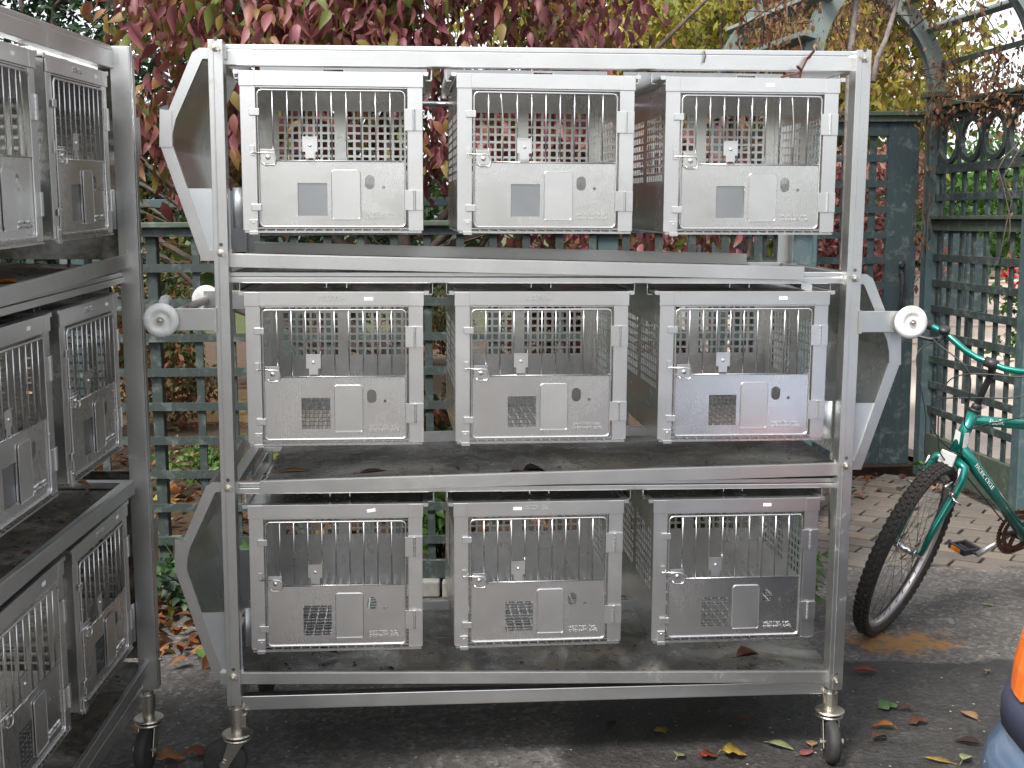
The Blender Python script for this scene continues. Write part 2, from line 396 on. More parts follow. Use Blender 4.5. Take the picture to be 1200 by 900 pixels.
M4_MIR = [False]
def chute(root, side, zt, zb, U):
    """hexagonal end box: x grows away from the rack; side -1 = at u 0"""
    def P(x, v, z): return (U(-x), v, z)
    ch = bpy.data.objects.new('chute', None); COL.objects.link(ch); ch.parent = root; ch.empty_display_size = .05
    h = zt - zb
    out = [(-.042, zt), (.026, zt), (.044, zt-.012), (.116, zt-.175), (.128, zt-.215), (.131, zt-.25), (.036, zb), (-.042, zb)]
    t = .027
    inn = [(-.042, zt-t), (.018, zt-t), (.022, zt-t-.006), (.092, zt-.182), (.100, zt-.215), (.101, zt-.247), (.017, zb+t), (-.042, zb+t)]
    for v0, v1, nm in ((BEAMV-.012, BEAMV-.009, 'chute_frame'), (D-.003, D, 'chute_frame')):
        mb = MB()
        for i in range(len(out)-1):
            mb.prism([P(out[i][0], v0, out[i][1]), P(out[i+1][0], v0, out[i+1][1]), P(inn[i+1][0], v0, inn[i+1][1]), P(inn[i][0], v0, inn[i][1])], (0, v1-v0, 0))
            # flange turned back into the depth
            a, b = inn[i], inn[i+1]
            if v0 < .3:
                mb.prism([P(a[0], v1, a[1]), P(b[0], v1, b[1]), P(b[0], v1+.018, b[1]), P(a[0], v1+.018, a[1])], (0, 0, .002))
        if v0 < .3:   # short upright rim at the outermost corner
            mb.prism([P(.100, v0-.003, zt-.158), P(.130, v0-.003, zt-.155), P(.134, v0-.003, zt-.25), P(.102, v0-.003, zt-.25)], (0, .0028, 0))
        mb.build(nm, M['alu'], ch)
    # outer skin
    mb = MB()
    sk = out[1:7]
    for i in range(len(sk)-1):
        a, b = sk[i], sk[i+1]
        mb.add([P(a[0]-.001, BEAMV-.009, a[1]), P(b[0]-.001, BEAMV-.009, b[1]), P(b[0]-.001, D-.003, b[1]), P(a[0]-.001, D-.003, a[1])], [(0,1,2,3)])
    mb.build('chute_skin', M['tray_dry' if M4_MIR[0] else 'inner'], ch, solid=.0016)  # mirrored rack: dirty sheet, its dark tone also stands in for shade
    # low plates front and back, the front one curling round inside the post
    pz = zb + .345*h
    for v in (BEAMV-.0075, D-.006):
        mb = MB()
        ow = .036 + (pz-zb)/(h-.25)*(.131-.036)
        mb.prism([P(-.040, v, zb+.004), P(.036, v, zb+.004), P(ow-.001, v, pz), P(-.040, v, pz)], (0, .002, 0))
        mb.build('chute_plate', M['plate'], ch)
    mb = MB(); vs = []
    for k in range(9):
        a = k/8*pi/2; x = -.045 - .035*sin(a); v = BEAMV + .012 + .035*(1-cos(a))
        vs += [P(x, v, zb+.085), P(x, v, pz+.003)]
    mb.add(vs, [(2*k, 2*k+1, 2*k+3, 2*k+2) for k in range(8)])
    mb.build('curled_plate', M['plate'], ch, smooth=True, solid=.0016)
    return ch

def push_handle(root, U, z, mir):
    def P(x, v, zz): return (U(-x), v, zz)
    hd = bpy.data.objects.new('push_handle', None); COL.objects.link(hd); hd.parent = root; hd.empty_display_size = .05
    s = -1 if U(0) > 1 else 1
    for v in (-.016, D+.004):
        mb = MB(); xs = sorted((U(-.14), U(.004)))
        mb.box(xs[0], xs[1], v, v+.005, z-.029, z+.029)
        mb.build('bracket', M['alu'], hd, bevel=.001)
        mb = MB(); mb.box(min(U(.004), U(-.002)), max(U(.004), U(-.002)), v-.012, v+.005, z-.031, z+.031); mb.build('bracket_flange', M['alu'], hd)
    mb = MB(); mb.tube([P(.135, -.02, z), P(.135, D+.02, z)], .0125, 14); mb.build('handle_bar', M['alu'], hd, smooth=True)
    for v, sg in ((-.02, -1), (D+.012, 1)):
        r = bpy.data.objects.new('roller', MB().mesh('none', M['white'])); 
        mb = MB(); R0 = .045
        mb.lathe([(.010,0),(.034,0),(.042,.004),(R0,.012),(R0,.018),(.042,.025),(.034,.029),(.026,.029),(.022,.024),(.012,.024),(.010,.027)], P(.135, v, z), (0, sg, 0), 36)
        ro = mb.build('roller', M['white'], hd, smooth=True)
        mb = MB(); mb.lathe([(.010,.0),(.010,.028),(.0085,.030),(.004,.030),(.0035,.035),(.001,.036)], P(.135, v, z), (0, sg, 0), 12)
        mb.build('axle_cap', M['zinc'], hd)
        bpy.data.objects.remove(r)
    return hd

def rack(M4, mir, label, swivels, tray_seed):
    root = empty('cage_rack', label=label, cat='rack', group='wheeled stainless cage racks', M=M4)
    M4_MIR[0] = mir
    U = (lambda x: W - x) if mir else (lambda x: x)
    UR = (lambda x: x) if mir else (lambda x: W - x)
    # posts: angle section standing proud of the beams
    for (x0, x1, v0, v1, sg) in ((0, .037, -.012, .04, 1), (W-.040, W, -.012, .04, -1), (0, .037, D-.04, D+.0, 1), (W-.040, W, D-.04, D+.0, -1)):
        mb = MB(); back = v0 > .3
        z0, z1 = .235, 2.008
        fa = (v1-.003, v1) if back else (v0, v0+.003)
        mb.box(x0, x1, fa[0], fa[1], z0, z1)
        if back: mb.box(x0 if sg > 0 else x1-.003, x0+.003 if sg > 0 else x1, v0, v1-.003, z0, z1)
        else:
            mb.box(x0 if sg > 0 else x1-.003, x0+.003 if sg > 0 else x1, v0+.003, v1, z0, z1)
            mb.box(x1-.003 if sg > 0 else x0, x1 if sg > 0 else x0+.003, v0+.003, v1, z0, z1)
            # narrow raised bead down the face
            xb = x0+.011
            mb.box(xb, xb+.003, v0-.0018, v0, z0, z1)
        mb.build('post', M['alu'], root, bevel=.0012)
    # front and rear beams
    zl = ((1.950, 2.003, 1.957, 2.010), (1.390, 1.419, 1.388, 1.420), (.819, .850, .815, .842), (.204, .245, .207, .245))
    for i, (lb, lt, rb, rt) in enumerate(zl):
        if mir: lb, lt, rb, rt = rb, lt, lb, rt
        for v in (BEAMV, D-.036):
            mb = MB()
            if i == 0 and v > .3:
                mb.tube([(.03, D-.02, 1.905), (W-.03, D-.02, 1.905)], .008, 12); mb.build('rear_tube', M['slide'], root, smooth=True); continue
            a, b = .034, W-.036
            th = .034
            if i in (0, 2, 1): # hollow lipped section: face, a step and a top return
                mb.prism([(a, v, lb), (b, v, rb), (b, v, rt-.014), (a, v, lt-.014)], (0, th, 0))
                mb.prism([(a, v+.004, lt-.013), (b, v+.004, rt-.013), (b, v+.004, rt), (a, v+.004, lt)], (0, th-.006, 0))
            else:
                mb.prism([(a, v, lb), (b, v, rb), (b, v, rt), (a, v, lt)], (0, th, 0))
            mb.build('beam', M['aluh'], root, bevel=.002)
        for x0 in (.004, W-.036):
            dz = -.05 if i == 0 else 0
            mb = MB(); mb.box(x0+.001, x0+.031, .042, D-.042, (lb if x0 < 1 else rb)+.002+dz*0, (lt if x0 < 1 else rt)-.003)
            mb.build('end_beam', M['aluh'], root, bevel=.001)
    # rails that carry the cages
    for cu in CAGE_U:
        mb = MB(); mb.box(cu-.25, cu+.25, D-.075, D-.072, 1.938, 2.004); mb.build('dark_gap_sheet', M['slide'], root)  # added dark sheets, only there to darken the gap above the top cages
    for k, zt in enumerate(TOPZ):
        bz = (1.944, 1.388, .815)[k]
        for cu in CAGE_U:
            for s in (-1, 1):
                x = cu + s*.256; mb = MB()
                mb.box(min(x, x+s*.002), max(x, x+s*.002), BEAMV+.036, D-.04, zt-.012, bz+.006)
                mb.box(min(x, x-s*.014), max(x, x-s*.014), BEAMV+.036, D-.04, zt-.015, zt-.012)
                mb.build('cage_rail', M['inner'], root)
            mb = MB()
            for s in (-1, 1): mb.box(cu+s*.027-.001, cu+s*.027+.001, BEAMV+.036, D-.04, zt+.004, bz+.002)
            mb.box(cu-.026, cu+.026, BEAMV+.036, D-.04, bz+.002, bz+.0035)
            mb.build('centre_channel', M['inner'], root)
    # three sloping trays, each draining into the chute at its low end
    def tray(x0, x1, z0, z1, lip=.032):
        mb = MB(); a, b = U(x0), U(x1)
        va, vb = .022 if False else BEAMV+.0005, D-.045
        def q(t): return (a+(b-a)*t, z0+(z1-z0)*t)
        n = 16; vs = []
        for i in range(n+1):
            x, z = q(i/n); vs += [(x, va+.002, z), (x, vb, z+.012)]
        mb.add(vs, [(2*i, 2*i+2, 2*i+3, 2*i+1) for i in range(n)])
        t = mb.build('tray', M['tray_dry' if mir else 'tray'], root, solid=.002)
        for v, dz in ((va-.0215, 0), (vb, .012)):
            mb = MB(); mb.prism([(a, v, z0+dz-.002), (b, v, z1+dz-.002), (b, v, z1+dz+lip), (a, v, z0+dz+lip)], (0, .0022, 0))
            mb.prism([(a, v, z0+dz+lip), (b, v, z1+dz+lip), (b, v+.012, z1+dz+lip), (a, v+.012, z0+dz+lip)], (0, 0, .002))
            mb.build('tray_lip', M['alu'], t, bevel=.0006)
        return t
    t1 = tray(.028, 1.575, 1.435, 1.402)
    t2 = tray(1.735, .10, .858, .826) if True else None
    t3 = tray(-.02, 1.735, .292, .250, lip=.03)
    mb = MB(); x = U(1.575)
    mb.prism([(x, BEAMV, 1.398), (x, D-.04, 1.41), (x, D-.04, 1.40), (x, BEAMV, 1.375)], ((-1 if mir else 1)*.03, 0, -.012))
    mb.build('spout', M['alu'], t1)
    chute(root, -1, 1.991, 1.449, U)
    chute(root, 1, 1.415, .869, UR)
    chute(root, -1, .856, .299, U)
    push_handle(root, U, 1.298, mir); push_handle(root, UR, 1.288, mir)
    for (x, z) in ((.0185, 1.988), (.0185, 1.470), (.0185, .846), (.0185, .318), (W-.02, 1.985), (W-.02, 1.406), (W-.02, .887), (W-.02, .262)):
        xx = U(x)
        wing_bolt(root, (xx, -.012, z))
        mb = MB(); mb.lathe([(.005,0),(.005,.0008)], (xx+.001, -.0122, z+.022), (0,-1,0), 12); mb.build('bolt_hole', M['darkhole'], root)
    i = 0
    inv = M4.inverted()
    for x in (.020, W-.022):
        for v in (.022, D-.022):
            g = M4 @ Vector((x, v, 0)); base = -g.z
            castor(root, x, v, base, swivels[i]); i += 1
    return root

rackA = rack(RACK_A, False, 'wheeled stainless steel rack facing the camera, three shelves of three cages', (pi*.97, radians(80), radians(-96), radians(70)), 1)
rackB = rack(RACK_B, True, 'wheeled stainless steel rack at the left edge, turned side-on and cut off by the frame', (radians(20), radians(60), radians(175), radians(40)), 2)

# ------------------------------------------------------------------ cages
CW, CH, CD = .470, .408, .56
def perforated(mb, L, Hh, patches, f):
    """sheet L x Hh with square holes; patches: (x0, x1, z0, z1, nx, nz); f maps (x, z) to 3d"""
    xs = {0, L}; zs = {0, Hh}; holes = []
    for (x0, x1, z0, z1, nx, nz) in patches:
        px, pz = (x1-x0)/nx, (z1-z0)/nz
        for i in range(nx):
            for j in range(nz):
                a, b, c, d = x0+i*px, x0+i*px+px*.66, z0+j*pz, z0+j*pz+pz*.70
                xs |= {round(a,5), round(b,5)}; zs |= {round(c,5), round(d,5)}
                holes.append((round(a,5), round(b,5), round(c,5), round(d,5)))
    xs = sorted(xs); zs = sorted(zs)
    xi = {x: i for i, x in enumerate(xs)}; zi = {z: i for i, z in enumerate(zs)}
    skip = set()
    for a, b, c, d in holes:
        for i in range(xi[a], xi[b]):
            for j in range(zi[c], zi[d]): skip.add((i, j))
    vs = [f(x, z) for z in zs for x in xs]; n = len(xs)
    fs = [(j*n+i, j*n+i+1, (j+1)*n+i+1, (j+1)*n+i) for i in range(n-1) for j in range(len(zs)-1) if (i, j) not in skip]
    mb.add(vs, fs)

def curve_mesh(name, splines, thick, mat, M4):
    cu = bpy.data.curves.new(name, 'CURVE'); cu.dimensions = '2D'; cu.fill_mode = 'BOTH'; cu.extrude = thick/2
    for pts in splines:
        sp = cu.splines.new('POLY'); sp.points.add(len(pts)-1); sp.use_cyclic_u = True
        for p, q in zip(sp.points, pts): p.co = (q[0], q[1], 0, 1)
    o = bpy.data.objects.new(name, cu); me = bpy.data.meshes.new_from_object(o)
    bpy.data.objects.remove(o); bpy.data.curves.remove(cu)
    me.transform(M4); me.materials.clear(); me.materials.append(mat); me.name = name
    return me
def text_mesh(txt, size, thick, mat, M4, align='LEFT', spacing=1.0):
    cu = bpy.data.curves.new('lettering', 'FONT'); cu.body = txt; cu.size = size; cu.extrude = thick; cu.align_x = align; cu.space_character = spacing
    cu.resolution_u = 2
    o = bpy.data.objects.new('lettering', cu); me = bpy.data.meshes.new_from_object(o)
    bpy.data.objects.remove(o); bpy.data.curves.remove(cu)
    me.transform(M4); me.materials.clear(); me.materials.append(mat); return me
XZ = Matrix.Rotation(pi/2, 4, 'X')     # curve plane (x, y) -> (x, z), facing -y

def rrect(x0, x1, z0, z1, r, n=4):
    p = []
    for cx, cz, a0 in ((x1-r, z0+r, -pi/2), (x1-r, z1-r, 0), (x0+r, z1-r, pi/2), (x0+r, z0+r, pi)):
        p += [(cx+r*cos(a0+k/n*pi/2), cz+r*sin(a0+k/n*pi/2)) for k in range(n+1)]
    return p
def sc(px): return (px-477.5)/1479          # measured on the photograph's first cage
def sz(py): return (735-py)/1495

def make_cage():
    root = empty('animal_cage')
    # front frame
    mb = MB(); h = CW/2
    mb.box(-h, h, -.002, .001, sz(180), sz(125))
    mb.box(-h, h, .001, .022, sz(127), sz(125))
    mb.box(-h+.002, sc(190), .0003, .003, .004, sz(181))
    mb.box(sc(765), h-.002, .0003, .003, .004, sz(181))
    mb.box(-h, sc(188), -.0032, -.0021, sz(181), sz(126))
    mb.box(sc(767), h, -.0032, -.0021, sz(181), sz(126))
    mb.box(sc(188), sc(190), .003, .020, .012, sz(181)); mb.box(sc(765), sc(767), .003, .020, .012, sz(181))
    mb.box(sc(190), sc(765), .003, .020, sz(186), sz(181))
    mb.build('front_frame', M['steel'], root, bevel=.0007)
    # walls
    y0, y1 = .004, CD
    for s in (-1, 1):
        mb = MB()
        perforated(mb, y1-y0, CH-.008, [(.035, .255, .135, .315, 8, 8), (.300, .520, .135, .315, 8, 8)], lambda x, z: (s*(h-.004), y0+x, .004+z))
        mb.build('side_panel', M['inner'], root, solid=.0014)
    mb = MB()
    perforated(mb, CW-.010, CH-.008, [(.038, .211, .170, .352, 8, 8), (.244, .430, .170, .352, 8, 8)], lambda x, z: (-h+.005+x, y1-.001, .004+z))
    mb.build('back_panel', M['inner'], root, solid=.0014)
    mb = MB(); mb.box(-h+.001, h-.001, .001, CD+.001, CH-.0055, CH-.004); mb.build('roof_panel', M['inner'], root)
    # wire floor
    mb = MB()
    for i in range(19): x = -h+.012+i*(CW-.024)/18; mb.bar((x, -.001, .0045), (x, CD-.004, .0045), .0036, .0034)
    for j in range(23): y = .004+j*(CD-.012)/22; mb.bar((-h+.006, y, .0006), (h-.006, y, .0006), .003, .003)
    mb.bar((-h+.006, -.0015, -.0005), (h-.006, -.0015, -.0005), .004, .0042); mb.bar((-h+.006, .006, .0095), (h-.006, .006, .0095), .004, .003)
    mb.build('wire_floor', M['bar'], root)
    # top lugs and bent-up foot
    for s in (-1, 1):
        mb = MB(); mb.box(min(s*h, s*(h+.014)), max(s*h, s*(h+.014)), -.001, CD*.95, CH-.005, CH+.001)
        mb.box(min(s*(h+.001), s*(h+.013)), max(s*(h+.001), s*(h+.013)), -.003, .0, CH-.008, CH+.002)
        mb.build('hanger_lug', M['steel'], root)
    mb = MB(); mb.box(sc(158), sc(188), -.0045, -.0005, -.006, sz(688)); mb.lathe([(.003,0),(.003,.002)], (sc(173), -.0045, sz(700)), (0,-1,0), 10)
    mb.box(sc(156), sc(190), -.0065, -.0046, -.007, .002)
    mb.build('foot_clip', M['steel'], root, bevel=.0005)
    for zz in (279, 641):
        mb = MB(); mb.box(sc(166), sc(205), -.0062, -.0030, sz(zz+13), sz(zz-13)); mb.build('door_stop', M['steel'], root, bevel=.001)
    # door
    sq = [(sc(342), sz(673)), (sc(455), sz(673)), (sc(455), sz(547)), (sc(342), sz(547))]
    ov = rrect(sc(599), sc(636), sz(570), sz(515), .0120, 6)
    sm = [(sc(670)+.0042*cos(a*pi/5), sz(562)+.0042*sin(a*pi/5)) for a in range(10)]
    outl = rrect(sc(197), sc(755), sz(714), sz(461), .007)
    door = link('door', curve_mesh('door_sheet', [outl, sq, ov, sm], .0014, M['door'], Matrix.Translation((0, .0015, 0)) @ XZ), root)
    mb = MB()
    loop = rrect(sc(198), sc(754), sz(715), sz(196), .012, 5)
    mb.tube([(x, -.0015, z) for x, z in loop], .0026, 8, closed=True)
    mb.tube([(sc(198), -.001, sz(462)), (sc(754), -.001, sz(462))], .0022, 8)
    mb.build('door_rim', M['bar'], door, smooth=True)
    bars = []
    mb = MB(); mb.tube([(0, -.0012, sz(462)), (0, -.0012, sz(300)), (0, -.0012, sz(197))], .0019, 8); straight = mb.mesh('bar', M['bar'], True)
    for i in range(9):
        link('bar', straight, door, loc=(sc(198) + (i+1)*(sc(754)-sc(198))/10, 0, 0))
    # sliding cover plate
    mb = MB(); pl = rrect(sc(472), sc(582), sz(685), sz(497), .008)
    link('cover_plate', curve_mesh('cover', [pl], .0016, M['steel'], Matrix.Translation((0, -.0016, 0)) @ XZ), door)
    mb.tube([(x, -.0022, z) for x, z in pl], .0010, 6, closed=True)
    mb.box(sc(474), sc(580), -.0042, -.0008, sz(687), sz(683))
    mb.build('cover_rim', M['steel'], door)
    # card holder on the bars
    mb = MB(); mb.box(sc(364), sc(421), -.0058, -.0036, sz(428), sz(371)); mb.box(sc(375), sc(410), -.0058, -.0036, sz(452), sz(428))
    mb.box(sc(364), sc(421), -.0085, -.0036, sz(375), sz(371)); mb.lathe([(.0045,0),(.0035,.002),(.001,.003)], (sc(393), -.0058, sz(404)), (0,-1,0), 12)
    mb.tube([(sc(377), -.0045, sz(452)), (sc(377), -.0045, sz(462)), (sc(409), -.0045, sz(462)), (sc(409), -.0045, sz(452))], .0016, 6)
    mb.build('card_holder', M['steel'], door, bevel=.0006)
    # latch
    mb = MB(); mb.box(sc(205), sc(260), -.0055, -.0030, sz(474), sz(419)); mb.lathe([(.007,0),(.006,.003),(.002,.0045)], (sc(234), -.0055, sz(450)), (0,-1,0), 14)
    mb.box(sc(207), sc(258), -.0075, -.0056, sz(425), sz(419))
    mb.build('latch_plate', M['bar'], door, bevel=.0006)
    mb = MB(); mb.tube([(sc(176), -.008, sz(433)), (sc(240), -.009, sz(433)), (sc(256), -.010, sz(436)), (sc(262), -.010, sz(448)), (sc(262), -.010, sz(470)), (sc(254), -.010, sz(479)), (sc(222), -.009, sz(479)), (sc(214), -.008, sz(470))], .0016, 7)
    mb.tube([(sc(176), -.002, sz(436)), (sc(172), -.008, sz(433)), (sc(180), -.008, sz(433))], .0016, 6)
    mb.build('latch_hook', M['bar'], door, smooth=True)
    mb = MB(); mb.box(sc(166), sc(183), -.0045, -.0028, sz(444), sz(405)); mb.build('latch_keeper', M['steel'], root, bevel=.0005)
    # hinges
    for za, zb in ((262, 345), (572, 650)):
        mb = MB(); mb.box(sc(752), sc(787), -.0052, -.0030, sz(zb), sz(za)); mb.box(sc(790), sc(822), -.0046, -.0030, sz(zb), sz(za))
        n = 5
        for k in range(n):
            a = sz(zb)+k*(sz(za)-sz(zb))/n
            mb.lathe([(.0036, .0004), (.0036, (sz(za)-sz(zb))/n-.0004)], (sc(789), -.0062, a), (0,0,1), 10)
        mb.build('hinge', M['steel'], door, bevel=.0004)
    # raised lettering
    t = Matrix.Translation((sc(604), -.0001, sz(671))) @ XZ
    me = text_mesh('HOELTGE, INC.', .0115, .0011, M['bar'], t); link('lettering', me, door)
    t = Matrix.Translation((sc(604), -.0001, sz(684))) @ XZ
    me = text_mesh('CINCINNATI, OHIO', .0092, .0011, M['bar'], t); link('lettering', me, door)
    return root

mb = MB(); mb.tube([(0, -.0012, sz(462)), (0, -.0012, sz(380)), (0, -.002, sz(300)), (-.004, -.002, sz(230)), (-.006, -.0012, sz(197))], .0019, 8); BENT = mb.mesh('bent_bar', M['bar'], True)
mb = MB(); mb.tube([(.002, -.0012, sz(462)), (.001, -.0012, sz(400)), (-.001, -.001, sz(330)), (-.010, -.001, sz(240)), (-.013, -.0012, sz(197))], .0019, 8); BENT2 = mb.mesh('bent_bar', M['bar'], True)
mb = MB()
for i in range(8): x = -.040+i*.0114; mb.bar((x, .004, -.045), (x, .004, .045), .0018, .0018)
for i in range(9): z = -.045+i*.0112; mb.bar((-.040, .0055, z), (.040, .0055, z), .0018, .0018)
MESHWIN = mb.mesh('window_mesh', M['darkhole'])
mb = MB(); mb.box(-.041, .041, .004, .0052, -.046, .046); SLIDE = mb.mesh('window_slide', M['slide'])
mb = MB(); mb.box(-.0115, .0115, -.0006, 0, -.0042, .0042); STICK = mb.mesh('sticker', M['sticker'])
me_np1 = text_mesh('HOELTGE, INC.', .0095, .0008, M['bar'], XZ, 'CENTER')
me_np2 = text_mesh('CINCINNATI, OHIO', .0085, .0008, M['bar'], XZ, 'CENTER')

rowname = ('top', 'middle', 'bottom'); colname = ('left', 'centre', 'right')
cage0 = make_cage(); first = [True]
def place_cage(rk, M4, u, topz, v, label, win, stick=None, bent=None, plate=False, yaw=0, sx=1.0, tilt=0):
    c = cage0 if first[0] else copy_tree(base_cage)
    first[0] = False
    c.matrix_world = M4 @ Matrix.Translation((u, v, topz-CH)) @ Matrix.Rotation(yaw, 4, 'Z') @ Matrix.Rotation(tilt, 4, 'Y') @ Matrix.Diagonal((sx, 1, 1, 1))
    tag(c, label, 'cage', 'stainless steel animal cages hung in the racks')
    door = [k for k in c.children if k.name.split('.')[0] == 'door'][0]
    link('window_mesh' if win == 'mesh' else 'window_slide', MESHWIN if win == 'mesh' else SLIDE, door, loc=((sc(342)+sc(455))/2, 0, sz(610)))
    if stick is not None:
        o = link('sticker', STICK, c, loc=(stick[0], -.0022, sz(152)+stick[1])); o.rotation_euler = (0, stick[2], 0); o['label'] = 'small white paper sticker'
    if plate:
        link('lettering', me_np1, c, loc=(-.01, -.0022, sz(150))); link('lettering', me_np2, c, loc=(-.01, -.0022, sz(160)))
    if bent:
        bs = sorted([k for k in door.children if k.name.split('.')[0] == 'bar'], key=lambda k: k.location.x)
        bs[bent[0]].data = bent[1]; bs[bent[0]]['label'] = 'bar bent sideways'
    return c
base_cage = copy_tree(cage0)        # clean source for the copies, removed at the end
L = {
 (0,0): 'brightest cage, top left of the facing rack, plain grey square window, no sticker',
 (0,1): 'top centre cage of the facing rack, its second bar bent, plain grey square window',
 (0,2): 'top right cage of the facing rack, white sticker, one bent bar near the hinges',
 (1,0): 'middle shelf left cage of the facing rack, wire mesh square window and raised lettering above',
 (1,1): 'central cage of the nine on the facing rack, wire mesh window and raised lettering above',
 (1,2): 'middle shelf right cage of the facing rack, white sticker near its top right',
 (2,0): 'bottom left cage of the facing rack, tilted white sticker on its top bar',
 (2,1): 'bottom centre cage of the facing rack, white sticker left of the raised lettering',
 (2,2): 'bottom right cage of the facing rack, above the bare pale end of the tray',
}
us = {(0,0):.3095,(0,1):.8645,(0,2):1.414,(1,0):.308,(1,1):.859,(1,2):1.410,(2,0):.302,(2,1):.855,(2,2):1.4065}
tz = {0: 1.934, 1: 1.369, 2: .796}
spec = {
 (0,0): dict(win='slide'),
 (0,1): dict(win='slide', bent=(1, BENT), plate=False),
 (0,2): dict(win='slide', stick=(.045, 0, 0), bent=(7, BENT)),
 (1,0): dict(win='mesh', stick=(.09, 0, 0), plate=True),
 (1,1): dict(win='mesh', plate=True),
 (1,2): dict(win='mesh', stick=(.105, 0, 0)),
 (2,0): dict(win='mesh', stick=(.095, .001, -.15)),
 (2,1): dict(win='mesh', stick=(-.06, 0, 0), plate=True),
 (2,2): dict(win='mesh', stick=(.085, 0, .04)),
}
for (r, c_), u in us.items():
    place_cage('A', RACK_A, u, tz[r] + random.uniform(-.001, .001), -.004 + random.uniform(0, .003), L[(r, c_)], yaw=random.uniform(-.004, .004)+(.004, .020, .010)[c_], tilt=random.uniform(-.002, .004), **spec[(r, c_)])
LB = {(0,1): 'top shelf cage of the left side-on rack, nearer the camera, bars splayed apart',
      (0,2): 'top shelf cage of the left side-on rack, farther from the camera, beside the end post',
      (1,1): 'middle shelf cage of the left side-on rack, nearer the camera, cut by the frame',
      (1,2): 'middle shelf cage of the left side-on rack, farther from the camera, beside the end post',
      (2,1): 'bottom shelf cage of the left side-on rack, nearer the camera, ring latch hanging out',
      (2,2): 'bottom shelf cage of the left side-on rack, farther from the camera, beside the end post'}
for (r, c_), lab in LB.items():
    u = {1: .872, 2: 1.378}[c_]
    place_cage('B', RACK_B, u, tz[r] + (0, 0, .012)[r], 0.026, lab, 'slide' if r < 2 else 'mesh', stick=(.14 if c_ == 2 else .10, 0, 0), plate=(c_ == 2), bent=((8, BENT2) if (r, c_) == (0,1) else None), sx=.94)
def del_tree(o):
    for ch in list(o.children): del_tree(ch)
    bpy.data.objects.remove(o)
del_tree(base_cage)
# ------------------------------------------------------------------ ground
def sheet(name, pts, z, mat, thick=.3, kind='structure', label=None):
    mb = MB(); mb.prism([(x, y, z) for x, y in pts], (0, 0, -thick)); o = mb.build(name, mat); tag(o, label, None, None, kind); return o
sheet('ground', [(-300,-300),(300,-300),(300,300),(-300,300)], -.06, M['lawn'], 1)
sheet('asphalt_yard', [(-25,-25),(25,-25),(25,5.72),(1.03,5.30),(1.03,4.93),(-25,4.93)], 0, M['asphalt'], .05)
sheet('garden_bed', [(-14,4.99),(1.03,4.99),(1.03,7.3),(2.5,7.45),(2.6,8.6),(9,9.2),(9,16),(-14,16)], .02, M['soil'], .07)
sheet('straw_path', [(-9,8.9),(-1.2,9.3),(-1.0,10.9),(-9,11.8)], .035, M['strawbed'], .05)
pav = sheet('brick_pavement', [(1.04,5.30),(25,5.72),(25,7.3),(1.04,7.3)], -.012, M['sand'], .04)
# curb of concrete blocks under the fence
kb = None
mb = MB(); mb.box(-.445, .445, -.045, .045, 0, .07); kme = mb.mesh('curb_block', M['conc'])
curb = empty('curb', (0, 4.95, 0)); tag(curb, kind='structure')
for i in range(10): 
    o = link('curb_block', kme, curb, bevel=.008, loc=(-8.4 + i*.9 + .45, random.uniform(-.004, .004), random.uniform(-.006, .004)))
# paving bricks: each its own piece
bx = []
for v in range(4):
    mb = MB(); a, b = .10, .05
    j = [random.uniform(-.0015, .0015) for _ in range(4)]
    mb.prism([(-a+j[0],-b,0),(a,-b+j[1],0),(a+j[2],b,0),(-a,b+j[3],0)], (0,0,-.03)); bx.append(mb.mesh('brick', M['brick']))
ang = radians(-34); ca, sa = cos(ang), sin(ang); nb = 0
def in_pav(x, y):
    return 1.08 < x < 3.05 and y > 5.30 + (x-1.03)*.0175 + .0 and y < 7.24
for jj in range(-30, 60):
    for ii in range(-20, 40):
        lx = ii*.213 + (.106 if jj % 2 else 0); ly = jj*.121
        x = 1.5 + lx*ca - ly*sa; y = 6 + lx*sa + ly*ca
        if in_pav(x, y) and x > 1.1 and nb < 320:
            o = link('brick', random.choice(bx), pav, bevel=.004, loc=(x, y, random.uniform(-.003, .004)))
            o.rotation_euler = (random.uniform(-.012, .012), random.uniform(-.012, .012), ang + random.uniform(-.012, .012)); nb += 1
# pale terrace beyond the arbour: courses of pale brick
ter = sheet('pale_terrace', [(2.75,7.6),(9,7.9),(9,15.5),(2.2,15.5),(2.2,9.3)], .03, M['pale'], .05)
# low steps of pale brick rising at the far side
mb = MB()
for k in range(7): mb.box(2.2, 9, 12+.45*k, 16, .03+k*.13, .03+(k+1)*.13-.012)
for k in range(7): mb.box(2.19, 9.01, 12+.45*k-.02, 16, .03+(k+1)*.13-.012, .03+(k+1)*.13)
st_ = mb.build('garden_steps', M['pale']); tag(st_, kind='structure')

# ------------------------------------------------------------------ lattice fence behind the rack
FY = 4.95
def slat_mesh(L, wd, th, vertical):
    mb = MB()
    if vertical: mb.box(-wd/2, wd/2, 0, th, 0, L)
    else: mb.box(0, L, 0, th, -wd/2, wd/2)
    return mb.mesh('slat', M['fence'])
fx0, fx1 = -3.55, 1.14
fence = empty('lattice_fence', (0, FY, 0), 'low square lattice fence painted dark green, running behind the facing rack', 'fence')
vm = slat_mesh(1.435, .031, .011, True); hm = slat_mesh(fx1-fx0, .033, .011, False)
xs_posts = [-3.52, -1.455, .392, 1.16]
x = -3.52 + .133
offs = []
k = 0
xv = -.205
while xv > fx0: xv -= .1335
while xv < fx1:
    xv += .1335
    if xv > fx1: break
    if min(abs(xv-p) for p in xs_posts) > .06:
        link('slat', vm, fence, loc=(xv, .011+random.uniform(0, .001), .08)); 
for i in range(10):
    link('slat', hm, fence, loc=(fx0, 0, 1.366 - i*.1412))
